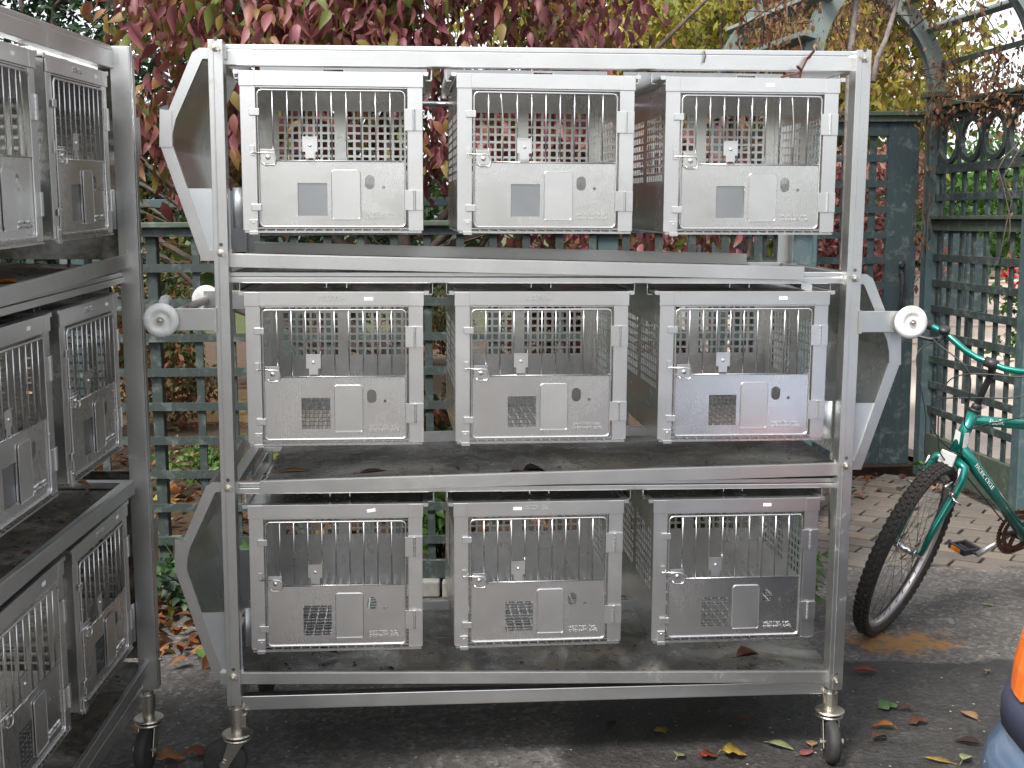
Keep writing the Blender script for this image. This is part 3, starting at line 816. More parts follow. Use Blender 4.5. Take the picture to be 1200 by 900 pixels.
for p, wd, mt in ((-3.52,.09,'fence'), (-1.455,.045,'fence'), (.392,.085,'fencelight'), (1.16,.12,'fencelight')):
    mb = MB(); mb.box(-wd/2, wd/2, .0235, .0235+wd, 0, 1.526); link('post', mb.mesh('post', M[mt]), fence, bevel=.004, loc=(p, 0, 0))
mb = MB(); mb.box(fx0-.02, fx1+.08, -.025, .10, 1.528, 1.550); mb.build('top_rail', M['rail'], fence, bevel=.004)
mb = MB(); mb.box(fx0, fx1, -.002, .021, 1.492, 1.527); mb.build('under_rail', M['fence'], fence, bevel=.002)
mb = MB(); mb.box(fx0, fx1, -.003, .022, .072, .15); mb.build('base_board', M['fence'], fence, bevel=.002)

# ------------------------------------------------------------------ gate, arbour and its lattice side
GY = 7.28
gate = empty('lattice_gate', (1.29, GY, 0), 'tall green lattice gate with a black thumb latch, closed between the arbour posts', 'gate')
def gb(name, x0, x1, y0, y1, z0, z1, mat='panel', bev=.003):
    mb = MB(); mb.box(x0, x1, y0, y1, z0, z1); return mb.build(name, M[mat], gate, bevel=bev)
gb('stile', .925, 1.105, 0, .045, .07, 2.10); gb('stile', .02, .10, 0, .045, .07, 2.10)
gb('top_cap', .0, 1.13, -.035, .075, 2.135, 2.16, 'rail'); gb('top_cap_moulding', .01, 1.12, -.02, .06, 2.10, 2.134, 'rail')
gb('top_rail', .10, .925, .003, .040, 2.02, 2.10); gb('base_board', .10, .925, .002, .042, .07, .40)
for i in range(10): gb('slat', .10, .925, .008, .019, 1.893-.149*i-.02, 1.893-.149*i+.02, 'panel', 0)
for i in range(5): x_ = .10+.165*(i+.5); gb('slat', x_-.02, x_+.02, .020, .031, .40, 2.02, 'panel', 0)
mb = MB(); mb.box(1.005, 1.035, -.012, .0, 1.21, 1.245); mb.box(1.008, 1.032, -.01, 0, .955, .985)
mb.tube([(1.02, -.006, 1.235), (1.02, -.03, 1.22), (1.018, -.045, 1.16), (1.012, -.05, 1.10), (1.012, -.045, 1.04), (1.016, -.025, .985), (1.02, -.005, .97)], [.008,.012,.012,.010,.011,.012,.008], 10)
mb.lathe([(.018,0),(.022,.01),(.012,.02)], (1.018, -.012, 1.27), (0,-1,0), 12)
mb.build('gate_handle', M['black'], gate)

arb = empty('garden_arbour', (1.88, 6.7, 0), 'weathered green arched garden arbour with lattice side wall, overgrown with brown vines', 'arbour')
ax, ay = 1.88, 6.7
FR, NR, FL, NL = (2.49, 7.28), (2.585, 6.08), (1.24, 7.33), (1.46, 6.12)
def aobj(name, mb, mat, parent=None, bevel=.004): 
    p = parent or arb; mb.v = [(a-ax, b-ay, c) for a, b, c in mb.v]; return mb.build(name, M[mat], p, bevel=bevel)
CAPZ = 2.255
for (px, py) in (FR, NR, FL, NL):
    mb = MB(); mb.box(px-.05, px+.05, py-.05, py+.05, 0, CAPZ-.02); p = aobj('post', mb, 'fencelight')
    mb = MB(); mb.box(px-.075, px+.075, py-.075, py+.075, CAPZ-.02, CAPZ+.012); c = aobj('post_cap', mb, 'rail', p)
def archpt(cx, cy, R, a, dy=0): return (cx + R*cos(a), cy+dy, CAPZ + .012 + R*sin(a))
for (rp, lp) in ((FR, FL), (NR, NL)):
    cx = (rp[0]+lp[0])/2; cy = (rp[1]+lp[1])/2; R0 = (rp[0]-lp[0])/2
    for dy in (-.035, .035):
        mb = MB(); n = 28
        for k in range(n):
            a0, a1 = pi*k/n, pi*(k+1)/n
            A = [archpt(cx, cy, R0-.045, a0, dy), archpt(cx, cy, R0+.045, a0, dy), archpt(cx, cy, R0+.045, a1, dy), archpt(cx, cy, R0-.045, a1, dy)]
            mb.prism([(p_[0], p_[1]-.011, p_[2]) for p_ in A], (0, .022, 0))
        aobj('arch_rib', mb, 'purlin', bevel=0)
for k in range(9):
    a = radians(14 + k*19)
    R1 = (FR[0]-FL[0])/2+.045; R2 = (NR[0]-NL[0])/2+.045
    p0 = Vector(archpt((FR[0]+FL[0])/2, (FR[1]+FL[1])/2+.10, R1, a)); p1 = Vector(archpt((NR[0]+NL[0])/2, (NR[1]+NL[1])/2-.12, R2, a))
    mb = MB(); up = Vector((cos(a), 0, sin(a))); mb.bar(p0, p1, .030, .070, up); aobj('purlin', mb, 'purlin')
# lattice side wall between the right posts
sd0 = Vector((FR[0]+.0, FR[1]-.05, 0)); sd1 = Vector((NR[0], NR[1]+.05, 0)); SL = (sd1-sd0).length; sdir = (sd1-sd0).normalized()
SM = Matrix.Translation(sd0) @ Matrix.Rotation(math.atan2(sdir.y, sdir.x), 4, 'Z')
wall = MB()
def sw(name, x0, x1, y0, y1, z0, z1, mat='fence', bev=.002, parent=None):
    mb = MB(); mb.box(x0, x1, y0, y1, z0, z1, SM); return aobj(name, mb, mat, parent, bev)
sw('wall_cap', -.03, SL+.03, -.06, .06, 2.165, 2.19, 'rail'); sw('wall_cap_moulding', 0, SL, -.035, .035, 2.13, 2.164, 'rail')
sw('rail', 0, SL, -.015, .015, 1.795, 1.845); sw('rail', 0, SL, -.015, .015, 2.100, 2.129)
sw('middle_rail', 0, SL, -.02, .02, 1.47, 1.535, 'rail'); sw('middle_cap', 0, SL, -.045, .045, 1.536, 1.556, 'rail')
sw('base_board', 0, SL, -.018, .018, .05, .27, 'rail')
for z in (1.66, 1.315, 1.165, 1.015, .865, .715, .565, .415): sw('slat', 0, SL, -.012, -.001, z-.021, z+.021)
nv = 8
for i in range(nv):
    s_ = .045 + i*(SL-.09)/(nv-1); sw('slat', s_-.02, s_+.02, .0, .012, .27, 1.47); sw('slat', s_-.02, s_+.02, .0, .012, 1.556, 1.795)
nc = 4; cp = SL/nc
for i in range(nc):
    c = (i+.5)*cp; mb = MB(); prof = []; n = 32; ro, ri = .136, .102; vs = []
    for k in range(n):
        a = 2*pi*k/n
        for (r_, y_) in ((ro,-.013),(ro,.013),(ri,.013),(ri,-.013)): vs.append(SM @ Vector((c+r_*cos(a)*1.0, y_, 1.9725+r_*.95*sin(a))))
    fs = [(4*k+j, 4*k+(j+1) % 4, 4*((k+1) % n)+(j+1) % 4, 4*((k+1) % n)+j) for k in range(n) for j in range(4)]
    mb.add(vs, fs); aobj('ring', mb, 'fence')
    for sg in (-1, 1):
        sw('slat', c+sg*cp/2-.008-(.008 if sg > 0 else -.008)-.0, c+sg*cp/2+.008-(.008 if sg > 0 else -.008), -.006, .006, 1.845, 2.10)
# mirrored, plainer wall on the left side, mostly behind the rack
sd0 = Vector((FL[0], FL[1]-.05, 0)); sd1 = Vector((NL[0], NL[1]+.05, 0)); SL = (sd1-sd0).length; sdir = (sd1-sd0).normalized()
SM = Matrix.Translation(sd0) @ Matrix.Rotation(math.atan2(sdir.y, sdir.x), 4, 'Z')
sw('wall_cap', -.03, SL+.03, -.06, .06, 2.12, 2.145, 'rail')
sw('middle_rail', 0, SL, -.02, .02, 1.47, 1.535, 'rail'); sw('base_board', 0, SL, -.018, .018, .05, .27, 'rail')
for z in (1.80, 1.66, 1.315, 1.165, 1.015, .865, .715, .565, .415): sw('slat', 0, SL, -.012, -.001, z-.021, z+.021)
for i in range(nv): s_ = .045 + i*(SL-.09)/(nv-1); sw('slat', s_-.02, s_+.02, .0, .012, .27, 2.12)

# tall back fence of plain rails glimpsed between the cages
bf = empty('rail_fence', (-2.6, 7.34, 0), 'tall grey green rail fence behind the red tree, seen between the top cages', 'fence')
for z in (2.22, 1.66): mb = MB(); mb.box(0, 3.75, 0, .03, z-.025, z+.025); mb.build('rail', M['fencelight'], bf, bevel=.003)
for x_ in (0, 1.25, 2.5, 3.70): mb = MB(); mb.box(x_-.04, x_+.04, .031, .11, 0, 2.28); mb.build('post', M['fencelight'], bf, bevel=.003)
# dark green garden shed wall behind the arbour lattice
sh = empty('garden_cabinet', (3.55, 9.6, 0), 'dark green wooden cabinet standing behind the arbour lattice', 'cabinet')
mb = MB(); mb.box(-.19, .19, 0, .36, .78, 1.45); mb.build('body', M['panel'], sh, bevel=.01)
for a_ in (-.16, .16):
    for b_ in (.03, .33): mb = MB(); mb.box(a_-.02, a_+.02, b_-.02, b_+.02, 0, .779); mb.build('leg', M['panel'], sh)
mb = MB(); mb.box(-.23, .23, -.04, .40, 1.452, 1.49); mb.build('roof', M['rail'], sh, bevel=.005)
for s in (-1, 1): mb = MB(); mb.box(s*.095-.085, s*.095+.085, -.018, -.001, .81, 1.42); mb.build('door', M['panel'], sh, bevel=.006)

# ------------------------------------------------------------------ leaves
def leaf_shape(L=1.0, wd=.5, seg=4, droop=.35, fold=.18, curl=.0):
    """leaf along +x from its stalk, mid-rib folded"""
    vs = []; fs = []
    prof = [0, .72, 1, .82, .45, 0] if seg == 5 else [0, .9, .95, .5, 0]
    n = len(prof)
    for i, p in enumerate(prof):
        t = i/(n-1); x = t*L; z = -droop*t*t*L; hw = wd/2*p*L
        vs += [(x, -hw, z + fold*hw + curl*abs(hw)), (x, 0, z), (x, hw, z + fold*hw + curl*abs(hw))]
    for i in range(n-1):
        a = 3*i; b = a+3
        fs += [(a, a+1, b+1, b), (a+1, a+2, b+2, b+1)]
    return np.array(vs), fs
def leaf_cloud(name, mat, P, size, dirs, rolls, tint, shape, parent=None, kind=None):
    V, Fc = shape; n = len(P); V = np.asarray(V)
    X = dirs/np.linalg.norm(dirs, axis=1)[:, None]
    up = rng.normal(size=(n, 3))*.5 + np.array([0, 0, 1.0]); Y = np.cross(up, X); Y /= np.linalg.norm(Y, axis=1)[:, None]+1e-9; Z = np.cross(X, Y)
    c, s = np.cos(rolls)[:, None], np.sin(rolls)[:, None]
    Y2 = Y*c + Z*s; Z2 = -Y*s + Z*c
    pts = P[:, None, :] + size[:, None, None]*(V[None, :, 0:1]*X[:, None, :] + V[None, :, 1:2]*Y2[:, None, :] + V[None, :, 2:3]*Z2[:, None, :])
    nv_ = len(V); F_ = np.array(Fc); faces = (F_[None] + (np.arange(n)*nv_)[:, None, None]).reshape(-1, F_.shape[1])
    me = bpy.data.meshes.new(name); me.vertices.add(n*nv_); me.vertices.foreach_set('co', pts.reshape(-1).astype(np.float32))
    k = F_.shape[1]; nf = len(faces)
    me.loops.add(nf*k); me.loops.foreach_set('vertex_index', faces.reshape(-1).astype(np.int32))
    me.polygons.add(nf); me.polygons.foreach_set('loop_start', (np.arange(nf)*k).astype(np.int32))
    try: me.polygons.foreach_set('loop_total', np.full(nf, k, np.int32))
    except Exception: pass
    me.polygons.foreach_set('use_smooth', np.ones(nf, bool))
    me.materials.append(mat); me.update(calc_edges=True)
    at = me.attributes.new('tint', 'FLOAT', 'POINT'); at.data.foreach_set('value', np.repeat(np.clip(tint, 0, 1), nv_).astype(np.float32))
    o = bpy.data.objects.new(name, me); COL.objects.link(o); o.parent = parent
    if kind: o['kind'] = kind
    return o
BIG = leaf_shape(1, .46, 5, .45, .38); QUADL = (np.array([(0,0,0),(.5,-.24,-.03),(1,0,-.12),(.5,.24,-.03)]), [(0,1,2,3)])
MID = leaf_shape(1, .55, 4, .3, .3)

def clump_points(n, centers, radii, wts=None, flat=1.0):
    idx = rng.choice(len(centers), n, p=wts); c = np.array(centers)[idx]; r = np.array(radii)[idx]
    d = rng.normal(size=(n, 3)); d /= np.linalg.norm(d, axis=1)[:, None]; q = rng.random(n)**.45
    d[:, 2] *= flat
    return c + d*(r*q)[:, None]
def limbs(o_name, mat, parent, paths, n=8):
    mb = MB()
    for path, r in paths: mb.tube(path, r, n)
    return mb.build(o_name, mat, parent, smooth=True)
def wobble(p0, p1, n, amp):
    p0 = Vector(p0); p1 = Vector(p1)
    return [p0.lerp(p1, i/n) + Vector((random.uniform(-amp, amp), random.uniform(-amp, amp), random.uniform(-amp, amp)))*(0 if i in (0,) else 1) for i in range(n+1)]
def taper(a, b, n): return [a+(b-a)*i/n for i in range(n+1)]

# --- red dogwood close behind the fence
dog = empty('dogwood_tree', (-.55, 5.75, 0), 'red leaved tree with long drooping autumn leaves, spreading above and behind the facing rack', 'tree')
R_ = lambda p: (p[0]+.55, p[1]-5.75, p[2])
br = []
trunk = wobble((0,0,0), (.05,.1,1.5), 5, .03); limbs('trunk', M['bark'], dog, [(trunk, taper(.055,.038,5))])
tips = []
for k in range(15):
    a = random.uniform(0, 2*pi); L_ = random.uniform(.9, 1.9); h0 = random.uniform(.7, 1.5)
    p0 = Vector((.05*h0/1.5, .1*h0/1.5, h0)); p1 = p0 + Vector((cos(a)*L_*1.25, sin(a)*L_*.35, random.uniform(.5, 1.5)))
    path = wobble(p0, p1, 6, .05); limbs('branch', M['bark'], dog, [(path, taper(.022,.007,6))]); tips.append(path)
    tw = []
    for j in range(9):
        q = path[random.randint(2, 6)]; e = q + Vector((random.uniform(-.5,.5), random.uniform(-.35,.25), random.uniform(-.25,.45)))
        tw.append((wobble(q, e, 3, .03), taper(.005,.0018,3)))
    limbs('twigs', M['bark'], dog, tw, 5)['kind'] = 'stuff'
# crown density follows clumps along the limbs
cc, rd, wt = [], [], []
for _ in range(175):
    x_ = random.uniform(-2.3, .50); z_ = random.uniform(1.85, 3.3)
    if x_ < -1.0: z_ = random.choice((random.uniform(1.3, 3.3), random.uniform(2.3, 3.3)))
    if x_ < -1.3 and z_ < 2.3 and random.random() < .5: continue
    if x_ < -1.85: continue
    y_ = random.uniform(5.25, 6.5)
    if x_ > -.4 and z_ > 2.2 and random.random() < .15: continue
    cc.append(R_((x_, y_, z_))); rd.append(random.uniform(.16, .38)); wt.append(1.0)
for _ in range(22): cc.append(R_((random.uniform(-.5, 1.1), random.uniform(5.3, 6.2), random.uniform(1.25, 1.95)))); rd.append(random.uniform(.15, .28)); wt.append(.6)
for _ in range(30): cc.append(R_((random.uniform(-1.65, -.3), random.uniform(5.4, 6.0), random.uniform(1.9, 3.1)))); rd.append(random.uniform(.2, .32)); wt.append(1.0)
wt = np.array(wt)/sum(wt)
n = 14000
P = clump_points(n, cc, rd, wt)
dirs = rng.normal(size=(n, 3))*np.array([.55,.55,.4]) + np.array([0,-.15,-1.0])
tint = np.clip(.40 + (P[:, 0]+.2)*-.05 + rng.normal(size=n)*.17, 0, 1)
tint = np.where(rng.random(n) < np.clip(.36 - P[:, 0]*.14, .05, .5), np.clip(.78+rng.normal(size=n)*.12, 0, 1), tint)
size = rng.uniform(.050, .098, n)*np.where(P[:, 0] < -.2, 1.12, .92)
# the 300 that show largest, in front, become leaves of their own
front = np.argsort(P[:, 1] + np.where((P[:, 2] > 2.25) | (P[:, 0] < -.8), 0, .6) + np.where(P[:, 2] > 2.85, 2, 0))[:300]
mask = np.ones(n, bool); mask[front] = False
leaf_cloud('foliage', M['redleaf'], P[mask], size[mask], dirs[mask], rng.uniform(-1.2, 1.2, mask.sum()), tint[mask], BIG, dog, 'stuff')
variants = []
for k in range(14):
    sh_ = leaf_shape(1, random.uniform(.36,.50), 5, random.uniform(.15,.7), random.uniform(.2,.6)); me = bpy.data.meshes.new('leaf')
    me.from_pydata([tuple(v) for v in sh_[0]], [], sh_[1]); me.materials.append(M['redleaf']); me.polygons.foreach_set('use_smooth', [True]*len(me.polygons))
    at = me.attributes.new('tint', 'FLOAT', 'POINT'); at.data.foreach_set('value', [(.2,.3,.38,.45,.5,.55,.62,.7,.42,.33,.8,.9,.48,.27)[k]]*len(sh_[0])); variants.append(me)
for i in front:
    p_ = P[i]; dr = Vector(dirs[i]).normalized()
    vi = 10 + random.randint(0, 1) if tint[i] > .72 else random.choice([0,1,2,3,4,5,6,7,8,9,12,13])
    o = link('leaf', variants[vi], dog); o.matrix_local = Matrix.Translation(Vector(p_)) @ (dr.to_track_quat('X', 'Z').to_matrix().to_4x4() @ Matrix.Rotation(random.uniform(-1.4, 1.4), 4, 'X')) @ Matrix.Scale(size[i]*1.15, 4)

def tree(name, loc, h, tr, crown, nleaf, lsize, mat, label, cat='tree', group=None, trunk=.1, tmean=.5, tsd=.2, bark='bark', down=.6, shape=QUADL, ncl=26, rcl=(.3,.6), nb_=9):
    """crown: (cx, cy, cz, rx, ry, rz) relative to loc"""
    t = empty(name, loc, label, cat, group); cx, cy, cz, rx, ry, rz = crown
    tp = wobble((0,0,-.05), (cx*.6, cy*.6, cz), 6, .04*h/3); limbs('trunk', M[bark], t, [(tp, taper(trunk, trunk*.35, 6))])
    cl, rl = [], []
    for _ in range(ncl):
        d_ = Vector((random.gauss(0,1), random.gauss(0,1), random.gauss(0,1))).normalized()*random.uniform(.35, .95)
        cl.append((cx+d_.x*rx, cy+d_.y*ry, max(.1, cz+d_.z*rz))); rl.append(random.uniform(*rcl))
    bp = []
    for c_ in cl[:nb_*2]:
        q = tp[random.randint(2, 6)]; bp.append((wobble(q, c_, 5, .06), taper(trunk*.3, trunk*.07, 5)))
    limbs('branches', M[bark], t, bp, 6)['kind'] = 'stuff'
    P = clump_points(nleaf, cl, rl); dirs = rng.normal(size=(nleaf, 3))*.7 + np.array([0,0,-down])
    tn = np.clip(tmean + rng.normal(size=nleaf)*tsd + .12*np.sin(P[:, 0]*3+P[:, 2]*4), 0, 1)
    leaf_cloud('crown', M[mat], P, rng.uniform(lsize*.7, lsize*1.3, nleaf), dirs, rng.uniform(-1.5, 1.5, nleaf), tn, shape, t, 'stuff')
    return t
# yellow green trees right
tree('maple_tree', (2.6, 11.5, 0), 6, .1, (.2, 0, 3.7, 1.5, 1.1, 1.8), 21000, .105, 'yelleaf', 'tall yellow green tree beyond the arbour, turning orange at its edges', trunk=.14, tmean=.5, tsd=.22, ncl=60, rcl=(.3,.62))
tree('maple_tree', (1.9, 10.2, 0), 6, .1, (0, 0, 3.3, 1.2, .9, 1.3), 12000, .07, 'yelleaf', 'smaller olive yellow tree right behind the left arm of the arch', trunk=.10, tmean=.6, tsd=.2, ncl=34, rcl=(.28,.5))
tree('maple_tree', (5.6, 15.5, 0), 6, .1, (0, 0, 1.6, 1.7, 1.2, 1.1), 8000, .12, 'greenleaf', 'low rounded green tree at the right edge under the bright sky', trunk=.12, tmean=.4, tsd=.2, ncl=34, rcl=(.4,.7))
tree('maple_tree', (2.7, 13.6, 0), 6, .1, (0, 0, 2.5, 2.0, 1.0, 1.45), 19000, .13, 'yelleaf', 'olive green tree beyond the gate, filling the gap above its cap', trunk=.12, tmean=.3, tsd=.2, ncl=60, rcl=(.3,.5))
tree('maple_tree', (.6, 12.5, 0), 6, .1, (0, 0, 3.6, 1.5, .9, 1.3), 12000, .085, 'yelleaf', 'yellow tree behind the dogwood, left of the arch', trunk=.11, tmean=.6, tsd=.2, ncl=40, rcl=(.3,.5))
# dark evergreens left
for (lx_, ly_, r_, lab) in ((-3.4, 9.3, 1.2, 'dark evergreen tree behind the side-on rack, at the top left corner'), (-1.55, 10.2, 1.15, 'dark evergreen tree showing through the red leaves above the left chute')):
    tree('evergreen_tree', (lx_, ly_, 0), 6, .1, (0, 0, 2.5, r_, 1.0, 2.1), 17000, .075, 'darkleaf', lab, trunk=.12, tmean=.45, tsd=.25, ncl=70, rcl=(.25,.45), down=.2)
tree('pink_shrub', (2.35, 8.6, 0), 3, .1, (0, 0, 1.55, .75, .5, .75), 6500, .06, 'pinkleaf', 'pink leaved shrub behind the lattice gate', 'shrub', trunk=.05, tmean=.5, tsd=.25, ncl=40, rcl=(.14,.26))
tree('pink_shrub', (.55, 7.9, 0), 3, .1, (0, 0, 1.1, .75, .4, .75), 5500, .065, 'redleaf', 'red leaved shrub behind the low fence, under the right top cage', 'shrub', trunk=.05, tmean=.45, tsd=.25, ncl=40, rcl=(.14,.26))
tree('green_shrub', (3.6, 8.3, 0), 3, .1, (0, 0, 1.75, .6, .5, .5), 5000, .06, 'greenleaf', 'green shrub behind the rings of the arbour wall', 'shrub', trunk=.05, tmean=.35, tsd=.25, ncl=30, rcl=(.14,.26))
for (lx_, ly_, lab) in ((-4.3, 6.6, 'dark evergreen beyond the side-on rack, second from the fence'), (-4.2, 4.3, 'dark evergreen close behind the side-on rack, seen through its far cages'), (-4.4, 2.0, 'dark evergreen behind the near end of the side-on rack')):
    tree('evergreen_tree', (lx_, ly_, 0), 6, .1, (0, 0, 1.9, 1.0, 1.3, 2.0), 11000, .10, 'darkleaf', lab, trunk=.12, tmean=.45, tsd=.25, ncl=70, rcl=(.3,.5), down=.2)  # dark backdrop for the left rack, added to keep sky glare off its trays
hg = empty('unseen_blocker_hedge', (5.6, 2.0, 0), 'unseen dark hedge added right of the yard to darken the side-on rack', 'hedge')  # added out of frame, darkens what the left rack's fronts reflect
Ph = np.column_stack([rng.uniform(-.5, .5, 15000), rng.uniform(-5.5, 4.5, 15000), rng.uniform(.05, 2.9, 15000)])
leaf_cloud('foliage', M['darkleaf'], Ph, rng.uniform(.10, .2, 15000), rng.normal(size=(15000, 3)), rng.uniform(-2, 2, 15000), rng.uniform(.2, .9, 15000), QUADL, hg, 'stuff')
limbs('trunks', M['bark'], hg, [(wobble((0, y_, -.05), (0, y_, 2.4), 4, .03), taper(.05, .02, 4)) for y_ in np.arange(-5, 4.5, .9)])['kind'] = 'stuff'
# shrubs seen through the lattice on the left
sp = [(-2.6, 9.0, .6, .85, 'mixleaf', 'mottled green and rust shrub behind the left end of the low fence'),
      (-1.9, 12.4, .7, 1.0, 'darkleaf', 'dark green shrub beyond the straw path, left of the facing rack'),
      (-1.0, 12.8, .7, .95, 'mixleaf', 'rusty shrub beyond the straw path, behind the left cages'),
      (-3.6, 12.0, .7, 1.1, 'mixleaf', 'rusty shrub beyond the straw path, behind the side-on rack'),
      (-.05, 7.1, .5, .65, 'mixleaf', 'mixed green and orange shrub behind the centre of the low fence'),
      (.75, 6.0, .35, .45, 'greenleaf', 'leafy green shrub behind the low fence near the right post of the facing rack'),
      (-.55, 6.6, .4, .5, 'mixleaf', 'low mottled shrub behind the low fence between left and centre cages')]
for (x_, y_, r_, h_, mt, lab) in sp:
    tree('garden_shrub', (x_, y_, 0), 2, .1, (0, 0, h_*.55, r_, r_*.8, h_*.5), 3800, .06, mt, lab, 'shrub', 'garden shrubs behind the low fence', trunk=.03, tmean=.5, tsd=.28, ncl=26, rcl=(.13,.24), nb_=7)
# low leafy plants
def plant(loc, r, h, nl, ls, mat, lab, tm=.6, nm='leafy_plant'):
    t = empty(nm, loc, lab, 'plant', 'small leafy plants')
    st = []; P = []; Dr = []
    for k in range(max(5, nl//14)):
        a = random.uniform(0, 2*pi); q = random.uniform(.1, 1)*r; hh = h*random.uniform(.5, 1)
        path = [(0,0,0), (q*.4*cos(a), q*.4*sin(a), hh*.5), (q*cos(a), q*sin(a), hh)]; st.append((path, [.004,.003,.002]))
        for j in range(14):
            tt = random.uniform(.3, 1.05); P.append((q*cos(a)*tt+random.gauss(0,.02), q*sin(a)*tt+random.gauss(0,.02), hh*tt)); b = random.uniform(0, 2*pi); Dr.append((cos(b), sin(b), random.uniform(-.5,.3)))
    limbs('stem', M['greenleaf'], t, st, 5); n_ = len(P)
    leaf_cloud('leaves', M[mat], np.array(P), rng.uniform(ls*.7, ls*1.25, n_), np.array(Dr), rng.uniform(-.6,.6,n_), np.clip(tm+rng.normal(size=n_)*.2, 0, 1), MID, t, 'stuff')
plant((-.33, 5.35, .02), .20, .42, 150, .085, 'greenleaf', 'bright green broad-leaved plant behind the curb, between left and centre bottom cages')
plant((1.13, 4.55, 0), .13, .40, 90, .06, 'greenleaf', 'green sprig growing beside the right post at the lower cage', .55)
plant((1.02, 4.72, 0), .18, .22, 90, .07, 'greenleaf', 'low green plant at the foot of the fence post, right of the rack', .4)
plant((-1.25, 4.80, 0), .26, .26, 170, .075, 'darkleaf', 'dark green ivy clump in the leaf litter at the left end of the fence', .9)
plant((-1.62, 4.78, 0), .26, .30, 150, .07, 'greenleaf', 'low green plant in the litter behind the side-on rack', .25)
plant((-1.75, 6.9, .02), .40, .34, 300, .05, 'greenleaf', 'grey green border plant in front of the straw path', .7)
plant((-1.2, 7.1, .02), .36, .32, 300, .05, 'greenleaf', 'pale green border plant right of the grey green one', .8)
plant((2.45, 7.05, 0), .10, .18, 60, .05, 'greenleaf', 'weeds at the foot of the far arbour post', .6)
plant((2.95, 6.75, 0), .20, .75, 170, .075, 'greenleaf', 'leafy plant behind the arbour lattice above the bicycle top tube', .8)
# red and yellow flowers seen through the arbour lattice
for (fx_, fy_, fz_, mat_, lab) in ((4.30, 9.9, 1.25, (.45,.03,.03), 'red flowers in a clump behind the arbour lattice'), (4.42, 9.6, 1.38, (.65,.42,.03), 'yellow flowers above the red ones behind the arbour lattice')):
    fm = simple('flower_petal', mat_, .5, var=.2)
    t = empty('flower_clump', (fx_, fy_, 0), lab, 'flowers', 'flower clumps beyond the arbour'); n_ = 260
    fm2 = fm; P = clump_points(n_, [(random.uniform(-.25,.25), random.uniform(-.2,.2), fz_-random.uniform(0,.25)) for _ in range(9)], [.10]*9)
    leaf_cloud('blossoms', fm, P, rng.uniform(.04,.075,n_), rng.normal(size=(n_,3)), rng.uniform(-2,2,n_), rng.random(n_), MID, t, 'stuff')
    P = clump_points(500, [(random.uniform(-.25,.25), random.uniform(-.2,.2), random.uniform(.2,fz_-.3)) for _ in range(9)], [.16]*9)
    leaf_cloud('leaves', M['greenleaf'], P, rng.uniform(.05,.09,500), rng.normal(size=(500,3)), rng.uniform(-2,2,500), rng.random(500), MID, t, 'stuff')

# --- brown vine over the arbour
vine = empty('wisteria_vine', (1.88, 6.7, 0), 'dry brown orange vine tangled over the arbour arch and lattice cap', 'vine')
paths = []; VP = []; VD = []
def vadd(path, r=.004, leaves=14, spread=.05):
    paths.append((path, r)); 
    for _ in range(leaves):
        q = random.choice(path); VP.append((q[0]+random.gauss(0,spread), q[1]+random.gauss(0,spread), q[2]+random.gauss(0,spread)-.02)); VD.append((random.gauss(0,.4), random.gauss(0,.4), -1))
cxm = 1.90 - ax
for k in range(46):     # over the top of the arches
    a = random.uniform(.35*pi, .95*pi); R1 = .66; y_ = random.uniform(-.75, .75)
    p = Vector((cxm+R1*cos(a), y_, CAPZ+R1*sin(a)))
    path = [p]
    for j in range(7): path.append(path[-1] + Vector((random.gauss(0,.07), random.gauss(0,.10), random.gauss(-.05,.06))))
    vadd(path, .0035, 60, .06)
for k in range(24):     # hanging off the near right side and along the wall cap
    s_ = random.random(); x_ = FR[0]+(NR[0]-FR[0])*s_-ax; y_ = FR[1]+(NR[1]-FR[1])*s_-ay
    p = Vector((x_+random.uniform(-.08,.08), y_, 2.16)); path = [p]
    for j in range(7): path.append(path[-1] + Vector((random.gauss(0,.05), random.gauss(0,.09), random.gauss(.025,.05))))
    vadd(path, .003, 60, .06)
for k in range(12):     # long drooping tendrils
    a = random.uniform(.25*pi, .8*pi); y_ = random.uniform(-.7, .7); p = Vector((cxm+.64*cos(a), y_, CAPZ+.64*sin(a))); path = [p]
    for j in range(9): path.append(path[-1] + Vector((random.gauss(0,.03), random.gauss(0,.03), -random.uniform(.03,.08))))
    vadd(path, .0025, 10, .03)
for k in range(9):     # tendrils down the posts
    px, py = random.choice((FR, NR, FR)); p = Vector((px-ax-.06, py-ay-.06, 2.2)); path = [p]
    for j in range(10): path.append(path[-1] + Vector((random.gauss(0,.025), random.gauss(0,.02), -random.uniform(.04,.12))))
    vadd(path, .003, 6, .03)
mb = MB()
for path, r_ in paths: mb.tube(path, r_, 5)
mb.build('stems', M['bark'], vine, smooth=True)
tr = [(wobble((NL[0]-ax+.15, NL[1]-ay-.1, .0), (NL[0]-ax+.18, NL[1]-ay-.05, 2.3), 8, .01), taper(.02,.014,8)), (wobble((NL[0]-ax+.18, NL[1]-ay-.05, 2.3), (cxm-.15, -.5, CAPZ+.66), 7, .012), taper(.017,.010,7)), (wobble((NL[0]-ax+.3, NL[1]-ay-.05, 2.2), (cxm+.1, -.4, CAPZ+.66), 7, .015), taper(.015,.008,7))]
limbs('trunk', M['bark2'], vine, tr)
n_ = len(VP)
leaf_cloud('leaves', M['vine'], np.array(VP), rng.uniform(.018,.040,n_), np.array(VD), rng.uniform(-1.4,1.4,n_), np.clip(.45+rng.normal(size=n_)*.25,0,1), MID, vine, 'stuff')

